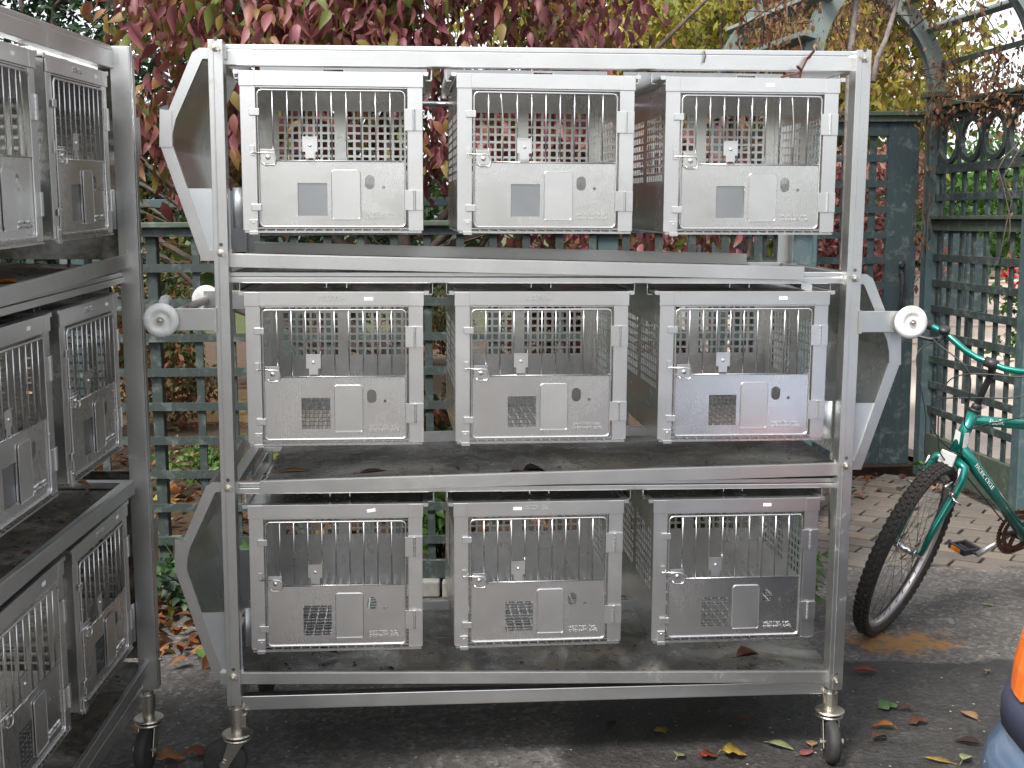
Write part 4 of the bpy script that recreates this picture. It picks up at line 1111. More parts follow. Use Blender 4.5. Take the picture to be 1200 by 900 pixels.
# --- far woodland that closes the horizon
n = 42000
ang_ = np.where(rng.random(n) < .72, rng.uniform(-1.25, 1.25, n), rng.uniform(1.25, 2*pi-1.25, n))
rad_ = rng.uniform(24, 34, n); X = np.sin(ang_)*rad_; Y = np.cos(ang_)*rad_
hmax = 2.9 + 1.0*np.sin(ang_*9+1) + 1.6*np.clip(-np.sin(ang_*1.2+.1), 0, 1)*3 + .6*np.sin(ang_*31)
Z = rng.random(n)**.8*hmax
leaf_cloud('distant_woods', M['mixleaf'], np.stack([X, Y, Z], 1), rng.uniform(.25,.6,n), rng.normal(size=(n,3)), rng.uniform(-2,2,n), np.clip(.35+.25*np.sin(ang_*14)+rng.normal(size=n)*.15, 0, 1), QUADL, None, 'stuff')
# --- litter and mulch
def litter(name, n, fxy, zr, size, mat, tm=.45, sh=MID):
    xy = fxy(n); n = len(xy); P = np.column_stack([xy, rng.uniform(*zr, n)]); dr = rng.normal(size=(n,3)); dr[:, 2] *= .25
    return leaf_cloud(name, M[mat], P, rng.uniform(size*.6, size*1.3, n), dr, rng.uniform(-.7,.7,n), np.clip(tm+rng.normal(size=n)*.25, 0, 1), sh, None, 'stuff')
litter('leaf_litter', 2600, lambda n: np.column_stack([rng.uniform(-4.5,1.0,n), 5.02+rng.random(n)**1.5*3.2]), (.03,.09), .075, 'litter')
litter('leaf_litter', 520, lambda n: np.array([p for p in np.column_stack([rng.uniform(-2.3,-.80,n), rng.uniform(4.12,4.95,n)]) if p[1] > 4.15+.35*(p[0]+1.25)**2 + .12*sin(p[0]*13)]), (.004,.06), .075, 'litter', .5)
litter('straw_litter', 5200, lambda n: np.column_stack([rng.uniform(-8,-1.1,n), rng.uniform(8.9,11.4,n)]), (.03,.08), .13, 'straw', .5, (np.array([(0,0,0),(.5,-.03,.0),(1,0,0),(.5,.03,0)]), [(0,1,2,3)]))
litter('leaf_litter', 150, lambda n: np.column_stack([rng.uniform(1.0,3.1,n), 7.2-rng.random(n)**2*.5]), (.004,.03), .06, 'litter', .4)
# ------------------------------------------------------------------ bicycle
LEAN = radians(-11); YAW = math.atan2(-.42, -.90)
hubL = Vector((.61, 0, .33)); BS = 1.045
RB = Matrix.Rotation(YAW, 4, 'Z') @ Matrix.Rotation(LEAN, 4, 'X')
bike_loc = Vector((1.435, 4.40, .34)) - (RB @ hubL)*BS; bike_loc.z = 0.004
bike = empty('bicycle', label='teal mountain bicycle leaning on its stand, front wheel turned, at the right edge', cat='bicycle', M=Matrix.Translation(bike_loc) @ RB @ Matrix.Scale(BS, 4))
# steering: rotate front parts about the head axis
ax0 = Vector((.585, 0, .33)) - Vector((.045, 0, 0)); hb = Vector((.442, 0, .675)); htp = Vector((.395, 0, .812))
axis = (htp-hb).normalized()
ST = Matrix.Translation(hb) @ Matrix.Rotation(radians(27), 4, axis) @ Matrix.Translation(-hb)
def bobj(name, mb, mat, parent=None, steer=False, smooth=True, bevel=0):
    if steer: mb.v = [tuple(ST @ Vector(p)) for p in mb.v]
    return mb.build(name, M[mat], parent or bike, smooth=smooth, bevel=bevel)
def bike_wheel(cx, steer):
    e = bpy.data.objects.new('wheel', None); COL.objects.link(e); e.parent = bike
    R0 = .318; c = Vector((cx, 0, .33)); n = 72
    prof = [(-.020,-.019),(-.010,-.026),(.002,-.025),(.010,-.016),(.013,0),(.010,.016),(.002,.025),(-.010,.026),(-.020,.019),(-.022,.012),(-.022,-.012)]
    mb = MB(); m = len(prof)
    for k in range(n):
        a = 2*pi*k/n
        mb.v += [tuple(c + Vector(((R0+r_)*cos(a), y, (R0+r_)*sin(a)))) for r_, y in prof]
    mb.f = [(k*m+j, k*m+(j+1) % m, ((k+1) % n)*m+(j+1) % m, ((k+1) % n)*m+j) for k in range(n) for j in range(m)]; mb.m = [0]*len(mb.f)
    # knobs of the tread
    for k in range(74):
        for row, (y, rr_, tilt) in enumerate(((-.022, .003, .9), (-.008, .0115, .25), (.008, .0115, -.25), (.022, .003, -.9))):
            a = 2*pi*(k + .5*(row % 2))/74
            Mx = Matrix.Translation(c) @ Matrix.Rotation(-a, 4, 'Y') @ Matrix.Translation((R0+rr_, y, 0)) @ Matrix.Rotation(tilt, 4, 'Z')
            mb.box(-.003, .0058, -.0048, .0048, -.0075, .0075, Mx)
    bobj('tyre', mb, 'tyre', e, steer, False)
    mb = MB(); prof = [(.296,-.013),(.302,-.014),(.302,-.011),(.297,-.009),(.292,-.006),(.292,.006),(.297,.009),(.302,.011),(.302,.014),(.296,.013),(.284,.010),(.282,0),(.284,-.010)]
    m = len(prof)
    for k in range(n):
        a = 2*pi*k/n; mb.v += [tuple(c + Vector((r_*cos(a), y, r_*sin(a)))) for r_, y in prof]
    mb.f = [(k*m+j, k*m+(j+1) % m, ((k+1) % n)*m+(j+1) % m, ((k+1) % n)*m+j) for k in range(n) for j in range(m)]; mb.m = [0]*len(mb.f)
    bobj('rim', mb, 'rim', e, steer)
    mb = MB()
    for k in range(36):
        a = 2*pi*k/36; s = 1 if k % 2 else -1; b = a + (.9 if (k//2) % 2 else -.9)
        mb.tube([c + Vector((.283*cos(a), 0, .283*sin(a))), c + Vector((.019*cos(b), s*.030, .019*sin(b)))], .0010, 5)
        mb.tube([c + Vector((.284*cos(a), 0, .284*sin(a))), c + Vector((.270*cos(a), s*.0015, .270*sin(a)))], .0019, 5)
    bobj('spokes', mb, 'spoke', e, steer)['kind'] = 'stuff'
    mb = MB(); mb.lathe([(.006,-.055),(.006,-.046),(.009,-.046),(.009,-.036),(.021,-.034),(.021,-.030),(.011,-.026),(.011,.026),(.021,.030),(.021,.034),(.009,.036),(.009,.046),(.006,.046),(.006,.055)], c, (0,1,0), 18)
    bobj('hub', mb, 'chrome', e, steer)
    return e
bike_wheel(.61, True); bike_wheel(-.43, False)
# fork
mb = MB(); crown = hb - axis*.028
for s in (-1, 1):
    mb.tube([crown + Vector((0, s*.020, .0)), crown + Vector((.004, s*.050, -.012)), crown + Vector((.018, s*.060, -.05)), crown + Vector((.048, s*.056, -.12)), Vector((.562, s*.052, .44)), Vector((.61, s*.050, .335))], [.016,.018,.0175,.016,.0135,.009], 12)
mb.lathe([(.020,-.03),(.020,0)], hb, axis, 16)
bobj('fork', mb, 'teal', steer=True)
mb = MB(); mb.tube([hb - axis*.006, htp + axis*.006], .021, 16); bobj('head_tube', mb, 'teal')
for nm, p in (('headset_ring', hb - axis*.013), ('headset_ring', htp + axis*.006)):
    mb = MB(); mb.lathe([(.019,0),(.023,.002),(.023,.010),(.018,.013)], p, axis, 18); bobj(nm, mb, 'black')
BB = Vector((0, 0, .29)); seat_top = Vector((-.135, 0, .74))
mb = MB(); tt0 = htp - axis*.022; mb.tube([tt0, seat_top + Vector((.012, 0, -.03))], .0178, 14); tt = bobj('top_tube', mb, 'teal')
mb = MB(); dt0 = hb + axis*.028; mb.tube([dt0, BB], .0212, 14); dt = bobj('down_tube', mb, 'teal')
mb = MB(); mb.tube([seat_top + Vector((-.01,0,.03)), BB], .0155, 14); bobj('seat_tube', mb, 'teal')
mb = MB()
for s in (-1, 1):
    mb.tube([BB + Vector((-.02, s*.02, 0)), Vector((-.20, s*.05, .31)), Vector((-.43, s*.062, .33))], .010, 10)
    mb.tube([seat_top + Vector((-.005, s*.012, -.03)), Vector((-.24, s*.05, .56)), Vector((-.43, s*.062, .335))], .008, 10)
bobj('rear_stays', mb, 'teal')
mb = MB(); mb.tube([seat_top, seat_top + Vector((-.045, 0, .15))], .013, 12); bobj('seat_post', mb, 'chrome')
mb = MB(); sp0 = seat_top + Vector((-.05, 0, .16)); vs = []; nn = 14
for i in range(nn+1):
    t = i/nn; x = .14 - .27*t; hw = .018 + .055*max(0, (t-.35)/.65)**1.3 + .01*t
    for k in range(10): a = 2*pi*k/10; vs.append(sp0 + Vector((x, hw*cos(a), .018*sin(a) + .012*(2*t-1)**2 + .01)))
mb.add(vs, [(i*10+k, i*10+(k+1) % 10, (i+1)*10+(k+1) % 10, (i+1)*10+k) for i in range(nn) for k in range(10)] + [tuple(range(10))[::-1], tuple(nn*10+k for k in range(10))])
bobj('saddle', mb, 'black')
# stem and bars
mb = MB(); q0 = htp + axis*.018; q1 = q0 + axis*.145; clampp = q1 + Vector((.05, 0, .040))
mb.tube([q0, q0 + axis*.13, q1 + Vector((.015, 0, .010)), clampp], [.0115,.0115,.0125,.013], 12)
mb.lathe([(.0165,0),(.0165,.02),(.012,.024)], q0 - axis*.004, axis, 12)
mb.lathe([(.018,-.022),(.018,.022)], clampp, (0,1,0), 14)
bobj('stem', mb, 'black', steer=True)
half = [Vector((.0,0,0)), Vector((.0,.05,0)), Vector((.004,.10,.012)), Vector((.0,.16,.034)), Vector((-.012,.22,.042)), Vector((-.025,.31,.045))]
mb = MB(); mb.tube([clampp + Vector((p.x, -p.y, p.z)) for p in half[::-1]] + [clampp + p for p in half[1:]], .0112, 12); bobj('handlebar', mb, 'teal', steer=True)
for s in (-1, 1):
    e0 = clampp + Vector((-.014, s*.235, .0425)); e1 = clampp + Vector((-.026, s*.325, .045))
    mb = MB(); mb.tube([e0, e1], .0155, 12); bobj('grip', mb, 'black', steer=True, smooth=True)
    lv = clampp + Vector((.0, s*.185, .035))
    mb = MB(); mb.lathe([(.015,-.014),(.015,.014)], lv, (0,1,0), 12); mb.tube([lv + Vector((.0,0,.0)), lv + Vector((.035,0,-.012)), lv + Vector((.045,s*.03,-.02)), lv + Vector((.040,s*.10,-.03)), lv + Vector((.046,s*.13,-.032))], [.010,.010,.007,.006,.006], 8)
    mb.lathe([(.004,0),(.020,.004),(.020,.014),(.006,.018)], lv + Vector((.005, 0, .012)), (.3,0,1), 14)
    bobj('brake_lever', mb, 'black', steer=True)
# cables
def cab(pts, r=.0024, steer=False, n=10):
    P = [Vector(p) for p in pts]; out = []
    for i in range(len(P)-1):
        a, b, c_, d_ = P[max(i-1,0)], P[i], P[i+1], P[min(i+2, len(P)-1)]
        for k in range(n):
            t = k/n; out.append(.5*((2*b) + (c_-a)*t + (2*a-5*b+4*c_-d_)*t*t + (3*b-a-3*c_+d_)*t**3))
    out.append(P[-1]); mb = MB(); mb.tube(out, r, 6); bobj('cable', mb, 'black')
lvR = ST @ (clampp + Vector((.035, -.19, .025))); lvL = ST @ (clampp + Vector((.035, .19, .025)))
cab([lvL, lvL + Vector((.06,-.05,.0)), clampp + Vector((.14,.0,-.06)), hb + Vector((.11,.02,.05)), hb + Vector((.04,.03,-.04))])
cab([lvR, lvR + Vector((.07,.06,.01)), clampp + Vector((.13,.07,-.02)), htp + Vector((.08,.05,-.02)), htp + Vector((-.05,.03,-.03)), htp + Vector((-.30,.016,-.02))])
cab([lvR + Vector((0,.02,0)), lvR + Vector((.10,.02,-.05)), clampp + Vector((.17,-.05,-.20)), hb + Vector((.10,-.03,-.02)), hb + Vector((-.02,-.02,-.05)), BB + Vector((.1,-.02,.06))])
cab([lvL + Vector((0,.02,0)), lvL + Vector((.09,-.02,-.06)), clampp + Vector((.16,-.02,-.14)), hb + Vector((.09,-.02,.07)), hb + Vector((-.06,-.022,-.04))])
# brakes and front reflector
for s in (-1, 1):
    mb = MB(); pv = Vector((.515, s*.058, .555)); 
    mb.lathe([(.010,0),(.010,.018),(.006,.020)], pv, (1,0,.3), 12); mb.tube([pv + Vector((.012, 0, 0)), pv + Vector((.018, s*.004, .055)), pv + Vector((.012, s*-.002, .105))], .005, 8)
    mb.box(.50, .555, min(s*.030, s*.042), max(s*.030, s*.042), .575, .592)
    mb.tube([pv + Vector((.014, 0, .0)), pv + Vector((.018, s*.02, -.012)), pv + Vector((.018, s*.045, -.016))], .0035, 6)
    bobj('brake_arm', mb, 'chrome', steer=True)
mb = MB(); cpt = ST @ (crown + Vector((.02, 0, -.01)))
mb = MB(); mb.tube([crown + Vector((.01, .0, -.012)), crown + Vector((.055, .0, .012))], .006, 8); mb.box(crown.x+.045, crown.x+.056, -.012, .012, crown.z-.01, crown.z+.03); bobj('reflector_bracket', mb, 'black', steer=True, smooth=False)
mb = MB(); mb.box(crown.x+.057, crown.x+.068, -.027, .027, crown.z-.002, crown.z+.046); bobj('reflector', mb, 'decal', steer=True, smooth=False, bevel=.003)
# drive train
mb = MB(); mb.lathe([(.020,-.036),(.020,.036)], BB, (0,1,0), 16); bobj('bottom_bracket', mb, 'black')
ring = bpy.data.objects.new('crankset', None); COL.objects.link(ring); ring.parent = bike
for r_, y in ((.090, -.052), (.072, -.044)):
    mb = MB(); n = 44; vs = []
    for k in range(2*n):
        a = pi*k/n; ro = r_ + (.004 if k % 2 else -.002)
        for (q_, yy) in ((ro, y-.0015), (ro, y+.0015), (r_-.018, y+.0015), (r_-.018, y-.0015)): vs.append(BB + Vector((q_*cos(a), yy, q_*sin(a))))
    mb.add(vs, [(4*k+j, 4*k+(j+1) % 4, 4*((k+1) % (2*n))+(j+1) % 4, 4*((k+1) % (2*n))+j) for k in range(2*n) for j in range(4)])
    for k in range(5): a = 2*pi*k/5; mb.bar(BB + Vector((.01*cos(a), y, .01*sin(a))), BB + Vector(((r_-.012)*cos(a), y, (r_-.012)*sin(a))), .012, .003, (0,1,0))
    bobj('chainring', mb, 'rust', ring, smooth=False)
ca_ = radians(-42)
for s, a in ((-1, radians(-30)), (1, radians(150))):
    dv = Vector((cos(a), 0, sin(a))); b0 = BB + Vector((0, s*.062, 0)); e0 = b0 + dv*.172 + Vector((0, s*.012, 0))
    mb = MB(); mb.tube([b0, b0 + dv*.09, e0], [.014,.010,.012], 10); bobj('crank_arm', mb, 'rim', ring)
    pc = e0 + Vector((0, s*.062, 0))
    mb = MB(); mb.tube([e0, pc + Vector((0, s*.03, 0))], .006, 8)
    for q_ in (-1, 1): mb.box(pc.x+q_*.036-.008, pc.x+q_*.036+.008, pc.y-.042, pc.y+.042, pc.z-.012, pc.z+.012)
    for q_ in (-1, 1): mb.box(pc.x-.0275, pc.x+.0275, pc.y+q_*.036-.005, pc.y+q_*.036+.005, pc.z-.011, pc.z+.011)
    pd = bobj('pedal', mb, 'black', ring, smooth=False, bevel=.002)
    for q_ in (-1, 1): mb = MB(); mb.box(pc.x+q_*.0475-.0025, pc.x+q_*.0475+.0025, pc.y-.022, pc.y+.022, pc.z-.008, pc.z+.008); bobj('pedal_reflector', mb, 'orange', ring, smooth=False)
mb = MB(); n = 60
for s in (1, -1):
    mb.tube([BB + Vector((.0, -.050, s*.088)), Vector((-.43, -.045, .33+s*.045))], .0035, 6)
bobj('chain', mb, 'rust', ring)['kind'] = 'stuff'
mb = MB()
for r_, y in ((.050,-.046),(.042,-.041),(.034,-.036)): mb.lathe([(r_,0),(r_,.002)], (-.43, y, .33), (0,1,0), 24)
bobj('sprockets', mb, 'rust')
mb = MB(); mb.tube([Vector((-.08, .03, .27)), Vector((-.02, .19, .036))], .008, 10); bobj('kickstand', mb, 'black')
# lettering on the tubes, on the left side which faces the camera
def tube_text(txt, a, b, r, size, t0, parent):
    d_ = (b-a).normalized(); side = Vector((0, 1, 0)); 
    # read from the front towards the saddle
    xd = d_; zd = side; yd = zd.cross(xd)
    o_ = a + d_*t0 + side*(r+.0006) - yd*size*.35
    Mx = Matrix(((xd.x,yd.x,zd.x,o_.x),(xd.y,yd.y,zd.y,o_.y),(xd.z,yd.z,zd.z,o_.z),(0,0,0,1)))
    me = text_mesh(txt, size, .0008, M['decal'], Mx); link('lettering', me, parent)
tube_text('Pacific', tt0, seat_top, .0175, .030, .075, tt)
tube_text('PACIFIC CYCLE', dt0, BB, .0208, .022, .11, dt)
mb = MB(); hm_ = (hb+htp)/2 - axis*.02; mb.prism([hm_ + Vector((.0212, -.012, -.03)), hm_ + Vector((.0212, .014, -.03)), hm_ + Vector((.0212+.00, .012, .026)), hm_ + Vector((.0212, -.012, .03))], (.0015, 0, 0))
o = bobj('head_badge', mb, 'decal', smooth=False)
mb = MB(); mb.box(hm_.x-.010, hm_.x+.010, .0195, .0215, hm_.z-.028, hm_.z+.026); bobj('head_badge', mb, 'decal', smooth=False)

# ------------------------------------------------------------------ car
car = empty('parked_car', (.94, 1.82, 0), 'blue car parked at the bottom right corner, bumper and amber lamp showing', 'car')
def plan(x0, x1, hw, r, n=8):
    """rounded plan outline, long axis +x, far side +y"""
    p = []
    for cx, cy, a0 in ((x1-r, -hw+r, -pi/2), (x1-r, hw-r, 0), (x0+r, hw-r, pi/2), (x0+r, -hw+r, pi)):
        p += [(cx+r*cos(a0+k/n*pi/2), cy+r*sin(a0+k/n*pi/2)) for k in range(n+1)]
    return p
def loft(name, secs, mat, parent=car, cap=True, smooth=True, bevel=0):
    mb = MB(); n = None
    for z, pl in secs:
        n = len(pl); mb.v += [(x, y, z) for x, y in pl]
    N = len(secs)
    mb.f = [(i*n+k, i*n+(k+1) % n, (i+1)*n+(k+1) % n, (i+1)*n+k) for i in range(N-1) for k in range(n)]
    if cap: mb.f += [tuple(range(n))[::-1], tuple((N-1)*n+k for k in range(n))]
    mb.m = [0]*len(mb.f); return mb.build(name, M[mat], parent, smooth=smooth, bevel=bevel)
HWc = .83
def P_(x0, hw, r): return plan(x0, 4.15, hw, r)
body = loft('body', [(.20, P_(.11, HWc-.05, .28)), (.34, P_(.07, HWc-.03, .28)), (.50, P_(.058, HWc-.028, .27)), (.60, P_(.062, HWc-.028, .27)), (.72, P_(.080, HWc-.04, .27)), (.80, P_(.105, HWc-.055, .27)), (.86, P_(.15, HWc-.09, .27)), (.885, P_(.22, HWc-.15, .26)), (.89, P_(.40, HWc-.3, .2))], 'carblue')
def P2(x0, hw, r, x1): return plan(x0, x1, hw, r)
loft('bumper', [(.28, P2(.055, HWc-.03, .27, .75)), (.305, P2(.018, HWc+.0, .28, .75)), (.33, P2(.002, HWc+.012, .28, .75)), (.40, P2(.000, HWc+.014, .28, .75)), (.455, P2(.012, HWc+.008, .28, .75)), (.49, P2(.034, HWc-.005, .28, .75)), (.505, P2(.042, HWc-.010, .28, .75))], 'carblue')
loft('bumper_skirt', [(.20, P2(.085, HWc-.04, .27, .74)), (.279, P2(.052, HWc-.026, .27, .74))], 'trim')
loft('bumper_strip', [(.506, P2(.040, HWc-.012, .28, .76)), (.512, P2(.030, HWc-.006, .28, .76)), (.55, P2(.030, HWc-.006, .28, .76)), (.575, P2(.036, HWc-.010, .28, .76)), (.582, P2(.050, HWc-.02, .28, .76))], 'trim')
# amber corner lamps: a band of the rounded corner
def corner_lamp(s, mat, a0, a1, name):
    mb = MB(); rows = ((.586, .052, HWc-.024), (.64, .056, HWc-.026), (.70, .067, HWc-.033), (.765, .088, HWc-.046)); n = 10; r = .27; vs = []
    for z, x0, hw in rows:
        for off in (.006, -.01):
            for k in range(n+1):
                a = a0 + (a1-a0)*k/n; vs.append((x0+r+(r+off)*cos(a), s*(hw-r+(r+off)*sin(a)), z))
    R = len(rows); W_ = n+1; fs = []
    idx = lambda i, o_, k: (2*i+o_)*W_+k
    for i in range(R-1):
        for k in range(n): fs += [(idx(i,0,k), idx(i,0,k+1), idx(i+1,0,k+1), idx(i+1,0,k)), (idx(i,1,k), idx(i+1,1,k), idx(i+1,1,k+1), idx(i,1,k+1))]
        for k in (0, n): fs.append((idx(i,0,k), idx(i+1,0,k), idx(i+1,1,k), idx(i,1,k)))
    for k in range(n):
        for i in (0, R-1): fs.append((idx(i,0,k), idx(i,1,k), idx(i,1,k+1), idx(i,0,k+1)))
    mb.add(vs, fs); return mb.build(name, M[mat], car, smooth=False)
for s in (-1, 1):
    corner_lamp(s, 'amber', radians(102), radians(182), 'indicator_lamp')
    mb = MB(); mb.box(.045, .10, min(s*.05, s*.30), max(s*.05, s*.30), .60, .75); mb.build('headlight', M['glass'], car, bevel=.01)
cab_ = loft('cabin', [(.885, plan(1.0, 3.95, .74, .12)), (1.18, plan(1.42, 3.62, .66, .12)), (1.36, plan(1.72, 3.30, .58, .12)), (1.39, plan(1.85, 3.2, .50, .1))], 'carblue', smooth=False)
for s in (-1, 1):
    for (xa, xb, xc, xd) in ((1.55, 2.35, 2.35, 1.85), (2.42, 3.4, 3.15, 2.42)):
        mb = MB(); mb.prism([(xa, s*.715, .95), (xb, s*.715, .95), (xc, s*.612, 1.31), (xd, s*.612, 1.31)], (0, s*.006, 0)); mb.build('side_window', M['glass'], car)
for (x0, z0, x1, z1) in ((1.06, .93, 1.69, 1.34), (3.91, .93, 3.36, 1.34)):
    sg = -1 if x0 < 2 else 1; mb = MB(); mb.prism([(x0, -.66, z0), (x0, .66, z0), (x1, .54, z1), (x1, -.54, z1)], (sg*.012, 0, .004)); mb.build('windscreen', M['glass'], car)
for (x, s) in ((.80, 1), (.80, -1), (3.30, 1), (3.30, -1)):
    mb = MB(); mb.lathe([(.20,-.09),(.29,-.09),(.30,-.07),(.30,.07),(.29,.09),(.20,.09)], (x, s*(HWc-.10), .30), (0,1,0), 32); wl = mb.build('wheel', M['rubber'], car, smooth=False)
    mb = MB(); mb.lathe([(.02,0),(.19,.0),(.195,.012),(.17,.02),(.05,.03),(.02,.04)], (x, s*(HWc-.012), .30), (0,s,0), 24); mb.build('hub_cap', M['rim'], wl)
car.rotation_euler = (0, 0, radians(-3))

# ------------------------------------------------------------------ fallen leaves on the yard and the trays
LC = {}
def leafmat(col): 
    k = tuple(col)
    if k not in LC: LC[k] = simple('single_leaf', tuple(c*.55 for c in col), .55, var=.35, scale=60)
    return LC[k]
def fallen(x, y, z, size, col, label, name='fallen_leaf', cat='leaf', wd=.5, curl=.5, rot=None, M4=None, lobed=False):
    sh_ = leaf_shape(1, wd, 5, random.uniform(-.12,.25), curl)
    V_ = sh_[0]*size; V_[:, 2] += .004 - V_[:, 2].min()
    if lobed:
        V_[0::3, 1] *= 1.25 + .5*np.sin(np.arange(6)*2.2); V_[2::3, 1] *= 1.25 + .5*np.cos(np.arange(6)*2.5)
    V_[:, 0] -= size/2
    mb = MB(); mb.add([tuple(v) for v in V_], sh_[1]); 
    mb.tube([(-size/2, 0, V_[1][2]), (-size*.68, size*.05, .004)], .0012, 4)
    me = mb.mesh('leaf_blade', leafmat(col), True)
    o = bpy.data.objects.new(name, me); COL.objects.link(o); tag(o, label, cat, 'single leaves lying on the yard and trays')
    m = o.modifiers.new('thickness', 'SOLIDIFY'); m.thickness = .0006
    rot = random.uniform(0, 6.28) if rot is None else rot
    T = Matrix.Translation((x, y, z)) @ Matrix.Rotation(rot, 4, 'Z')
    o.matrix_world = (M4 @ T) if M4 is not None else T
    return o
YEL=(.42,.28,.04); PGR=(.36,.38,.18); PINK=(.36,.12,.12); BRN=(.13,.055,.03); TAN=(.42,.24,.12); ORG=(.42,.15,.02); RED=(.30,.05,.02); DRK=(.06,.028,.018); GRN=(.10,.20,.06)
for a in (
 (.637,3.378,.075,YEL,'broad yellow leaf on the damp asphalt in front of the rack, near the bottom edge',.8,.2,0,True),
 (.785,3.433,.085,PGR,'pale green curled leaf left of the right front castor',.45,.4,-.6,False),
 (.849,3.386,.050,PINK,'small pink leaf right beside the right front castor wheel',.7,.3,.4,False),
 (.880,3.45,.050,TAN,'small tan leaf behind the pink one at the right front castor',.7,.3,1.4,False),
 (.448,3.56,.050,YEL,'small yellow leaf alone in the shadow under the facing rack',.8,.2,2,True),
 (1.188,3.725,.070,GRN,'grey green lobed leaf on the damp asphalt right of the castor',.9,.35,.3,True),
 (1.235,3.70,.060,BRN,'brown leaf tip touching the grey green lobed leaf',.5,.5,2.9,False),
 (1.420,3.653,.075,TAN,'tan upright-curled leaf left of the blue car',.55,.5,2.0,False),
 (1.211,3.335,.080,YEL,'slim yellow leaf at the bottom edge, right of the castor',.35,.3,2.7,False),
 (1.295,3.335,.070,PGR,'pale yellow green leaf at the bottom edge beside the slim yellow leaf',.5,.4,.9,False),
 (1.122,3.560,.070,ORG,'rust orange leaf, middle of three brown leaves right of the castor',.5,.5,2.8,False),
 (1.245,3.60,.070,BRN,'dark red brown leaf, rightmost of three brown leaves right of the castor',.6,.6,.2,True),
 (1.090,3.48,.060,BRN,'dark crumpled leaf, nearest the camera of three brown leaves right of the castor',.6,.7,.5,False),
 (1.205,4.020,.090,RED,'dark red leaf at the edge of the damp patch beside the post',.45,.5,0,False),
 (1.340,3.45,.080,DRK,'dark brown leaf left of the car bumper',.5,.6,2.7,False),
 (1.405,3.40,.060,BRN,'small brown leaf nearest the car bumper',.5,.6,.3,False),
 (-.926,3.403,.070,RED,'red orange leaf left of the left front castor',.7,.3,.1,True),
 (-.997,3.365,.090,ORG,'large orange leaf at the bottom edge below the side-on rack castor',.7,.35,.4,True),
 (-1.146,3.58,.065,ORG,'orange leaf standing behind the castor of the side-on rack',.7,.5,1.5,False),
 (1.62,4.02,.035,TAN,'tiny pale leaf where the dry asphalt meets the damp, near the car',.7,.2,1,False),
 (1.90,4.75,.060,PGR,'pale scrap of leaf on the dry asphalt under the pedal',.4,.3,2.6,False),
 (.30,3.60,.05,DRK,'dark leaf under the bottom beam, centre of the facing rack',.6,.4,1,False),
 (.70,3.62,.05,RED,'small red leaf in the shadow under the facing rack, right half',.6,.4,2,False),
 (.48,3.37,.045,PGR,'small pale leaf at the bottom edge, left of a red one',.7,.3,1,True),
 (.56,3.365,.055,RED,'dull red leaf at the bottom edge, left of the broad yellow leaf',.7,.3,.2,True)):
    fallen(a[0], a[1], .001, a[2], a[3], a[4], wd=a[5], curl=a[6], rot=a[7], lobed=a[8])
for (u, v, z, s_, col, lab, wd_, cu_) in (
 (.185,.10,.857,.095,TAN,'dry tan leaf lying on the middle tray below the left cage',.35,.7),
 (.40,.11,.852,.08,BRN,'curled brown leaf on the middle tray, right of the tan one',.35,.7),
 (.80,.10,.842,.06,RED,'dull red leaf on the middle tray under the centre cage',.6,.7),
 (.855,.14,.842,.07,DRK,'dark crumpled leaf beside the red one on the middle tray',.6,.8),
 (1.34,.12,.835,.09,BRN,'brown curled leaf on the middle tray under the right cage',.4,.7),
 (1.50,.17,.268,.075,BRN,'brown crumpled leaf on the bottom tray under the right cage',.7,.9),
 (.26,.2,.292,.07,DRK,'dark leaf on the bottom tray under the left cage',.5,.7)):
    fallen(u, v, z, s_, col, lab, wd=wd_, curl=cu_, M4=RACK_A, rot=random.uniform(-.4,.4))
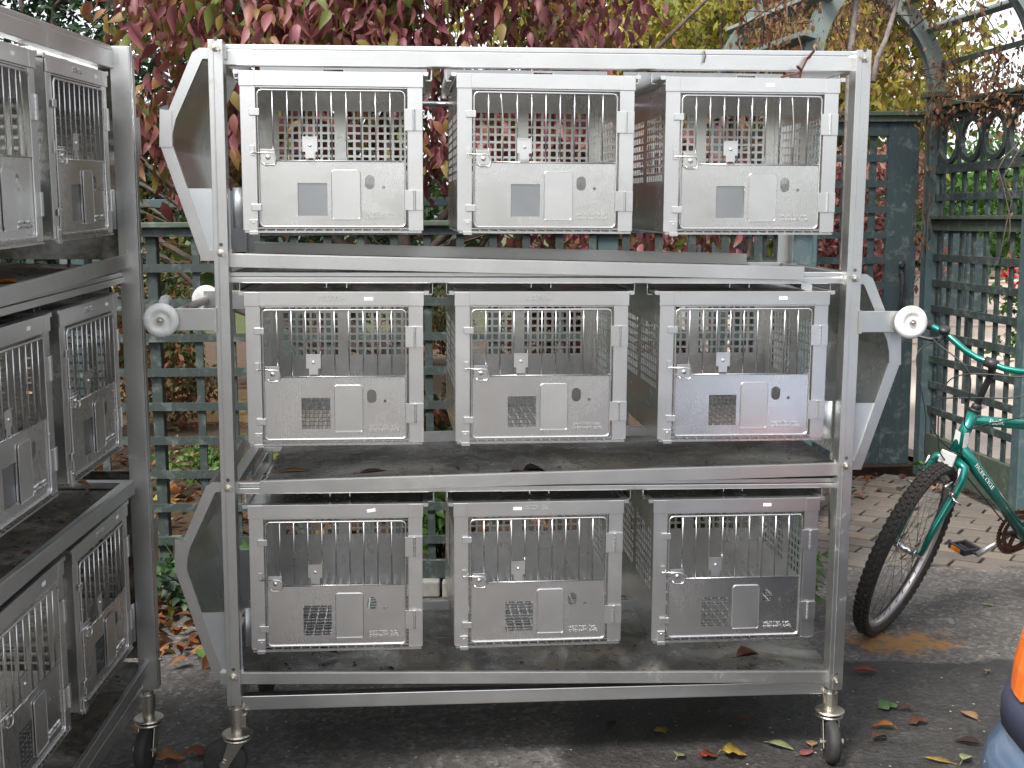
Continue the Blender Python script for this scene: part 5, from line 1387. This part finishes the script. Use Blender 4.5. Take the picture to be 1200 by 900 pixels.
for (u, v, z, s_, col, lab, wd_, cu_) in (
 (1.10,.12,1.425,.055,ORG,'orange leaf on the top tray of the side-on rack',.8,.5),
 (1.34,.10,1.428,.06,BRN,'brown leaf on the top tray of the side-on rack, close to its end post',.6,.5),
 (1.57,.14,.853,.07,ORG,'small orange leaf at the far end of the middle tray of the side-on rack',.5,.6),
 (1.20,.16,.283,.07,BRN,'brown leaf on the bottom tray of the side-on rack',.6,.6)):
    fallen(u, v, z, s_, col, lab, wd=wd_, curl=cu_, M4=RACK_B)
# debris on the trays
def grit(rk, M4, n, ur, vr, zf, name='tray_debris'):
    P = []; 
    for _ in range(n):
        u = random.uniform(*ur); v = random.uniform(*vr)
        q = M4 @ Vector((u, v, zf(u)+.003)); P.append(tuple(q))
    n_ = len(P); dr = rng.normal(size=(n_,3)); dr[:, 2] *= .15
    leaf_cloud(name, M['litter'], np.array(P), rng.uniform(.006,.022,n_), dr, rng.uniform(-.5,.5,n_), np.clip(.14+rng.normal(size=n_)*.1,0,1), MID, None, 'stuff')
grit(rackA, RACK_A, 420, (.08,1.68), (.05,.40), lambda u: .826+(u-.1)*.0196)
grit(rackA, RACK_A, 160, (.08,1.68), (.05,.45), lambda u: .292-(u+.02)*.0239)
grit(rackB, RACK_B, 300, (.6,1.66), (.03,.45), lambda u: 1.402+(u-.152)*.0213)
grit(rackB, RACK_B, 220, (.6,1.66), (.03,.45), lambda u: .858-(u+.008)*.0196)
grit(rackB, RACK_B, 260, (.6,1.66), (.03,.45), lambda u: .250+(u+.008)*.0239)
# dry sprigs caught on the top beam
mb = MB(); 
for pth in ([(1.585,.045,2.000),(1.560,.012,1.985),(1.545,.010,1.955),(1.540,.012,1.925)], [(1.560,.012,1.985),(1.575,.0,2.005)], [(1.545,.010,1.955),(1.53,.0,1.965)], [(1.545,.010,1.950),(1.50,.04,1.940)]): mb.tube(pth, .0035, 6)
o = mb.build('dry_sprig', M['vine']); o.matrix_world = RACK_A; tag(o, 'dry brown vine sprig hooked over the right end of the top beam', 'sprig')
mb = MB(); mb.tube([(1.285,.024,2.003),(1.288,.018,1.99),(1.284,.020,1.972)], .0025, 6)
o = mb.build('dry_sprig', M['bark']); o.matrix_world = RACK_A; tag(o, 'short dark twig on the top beam above the right top cage', 'sprig')
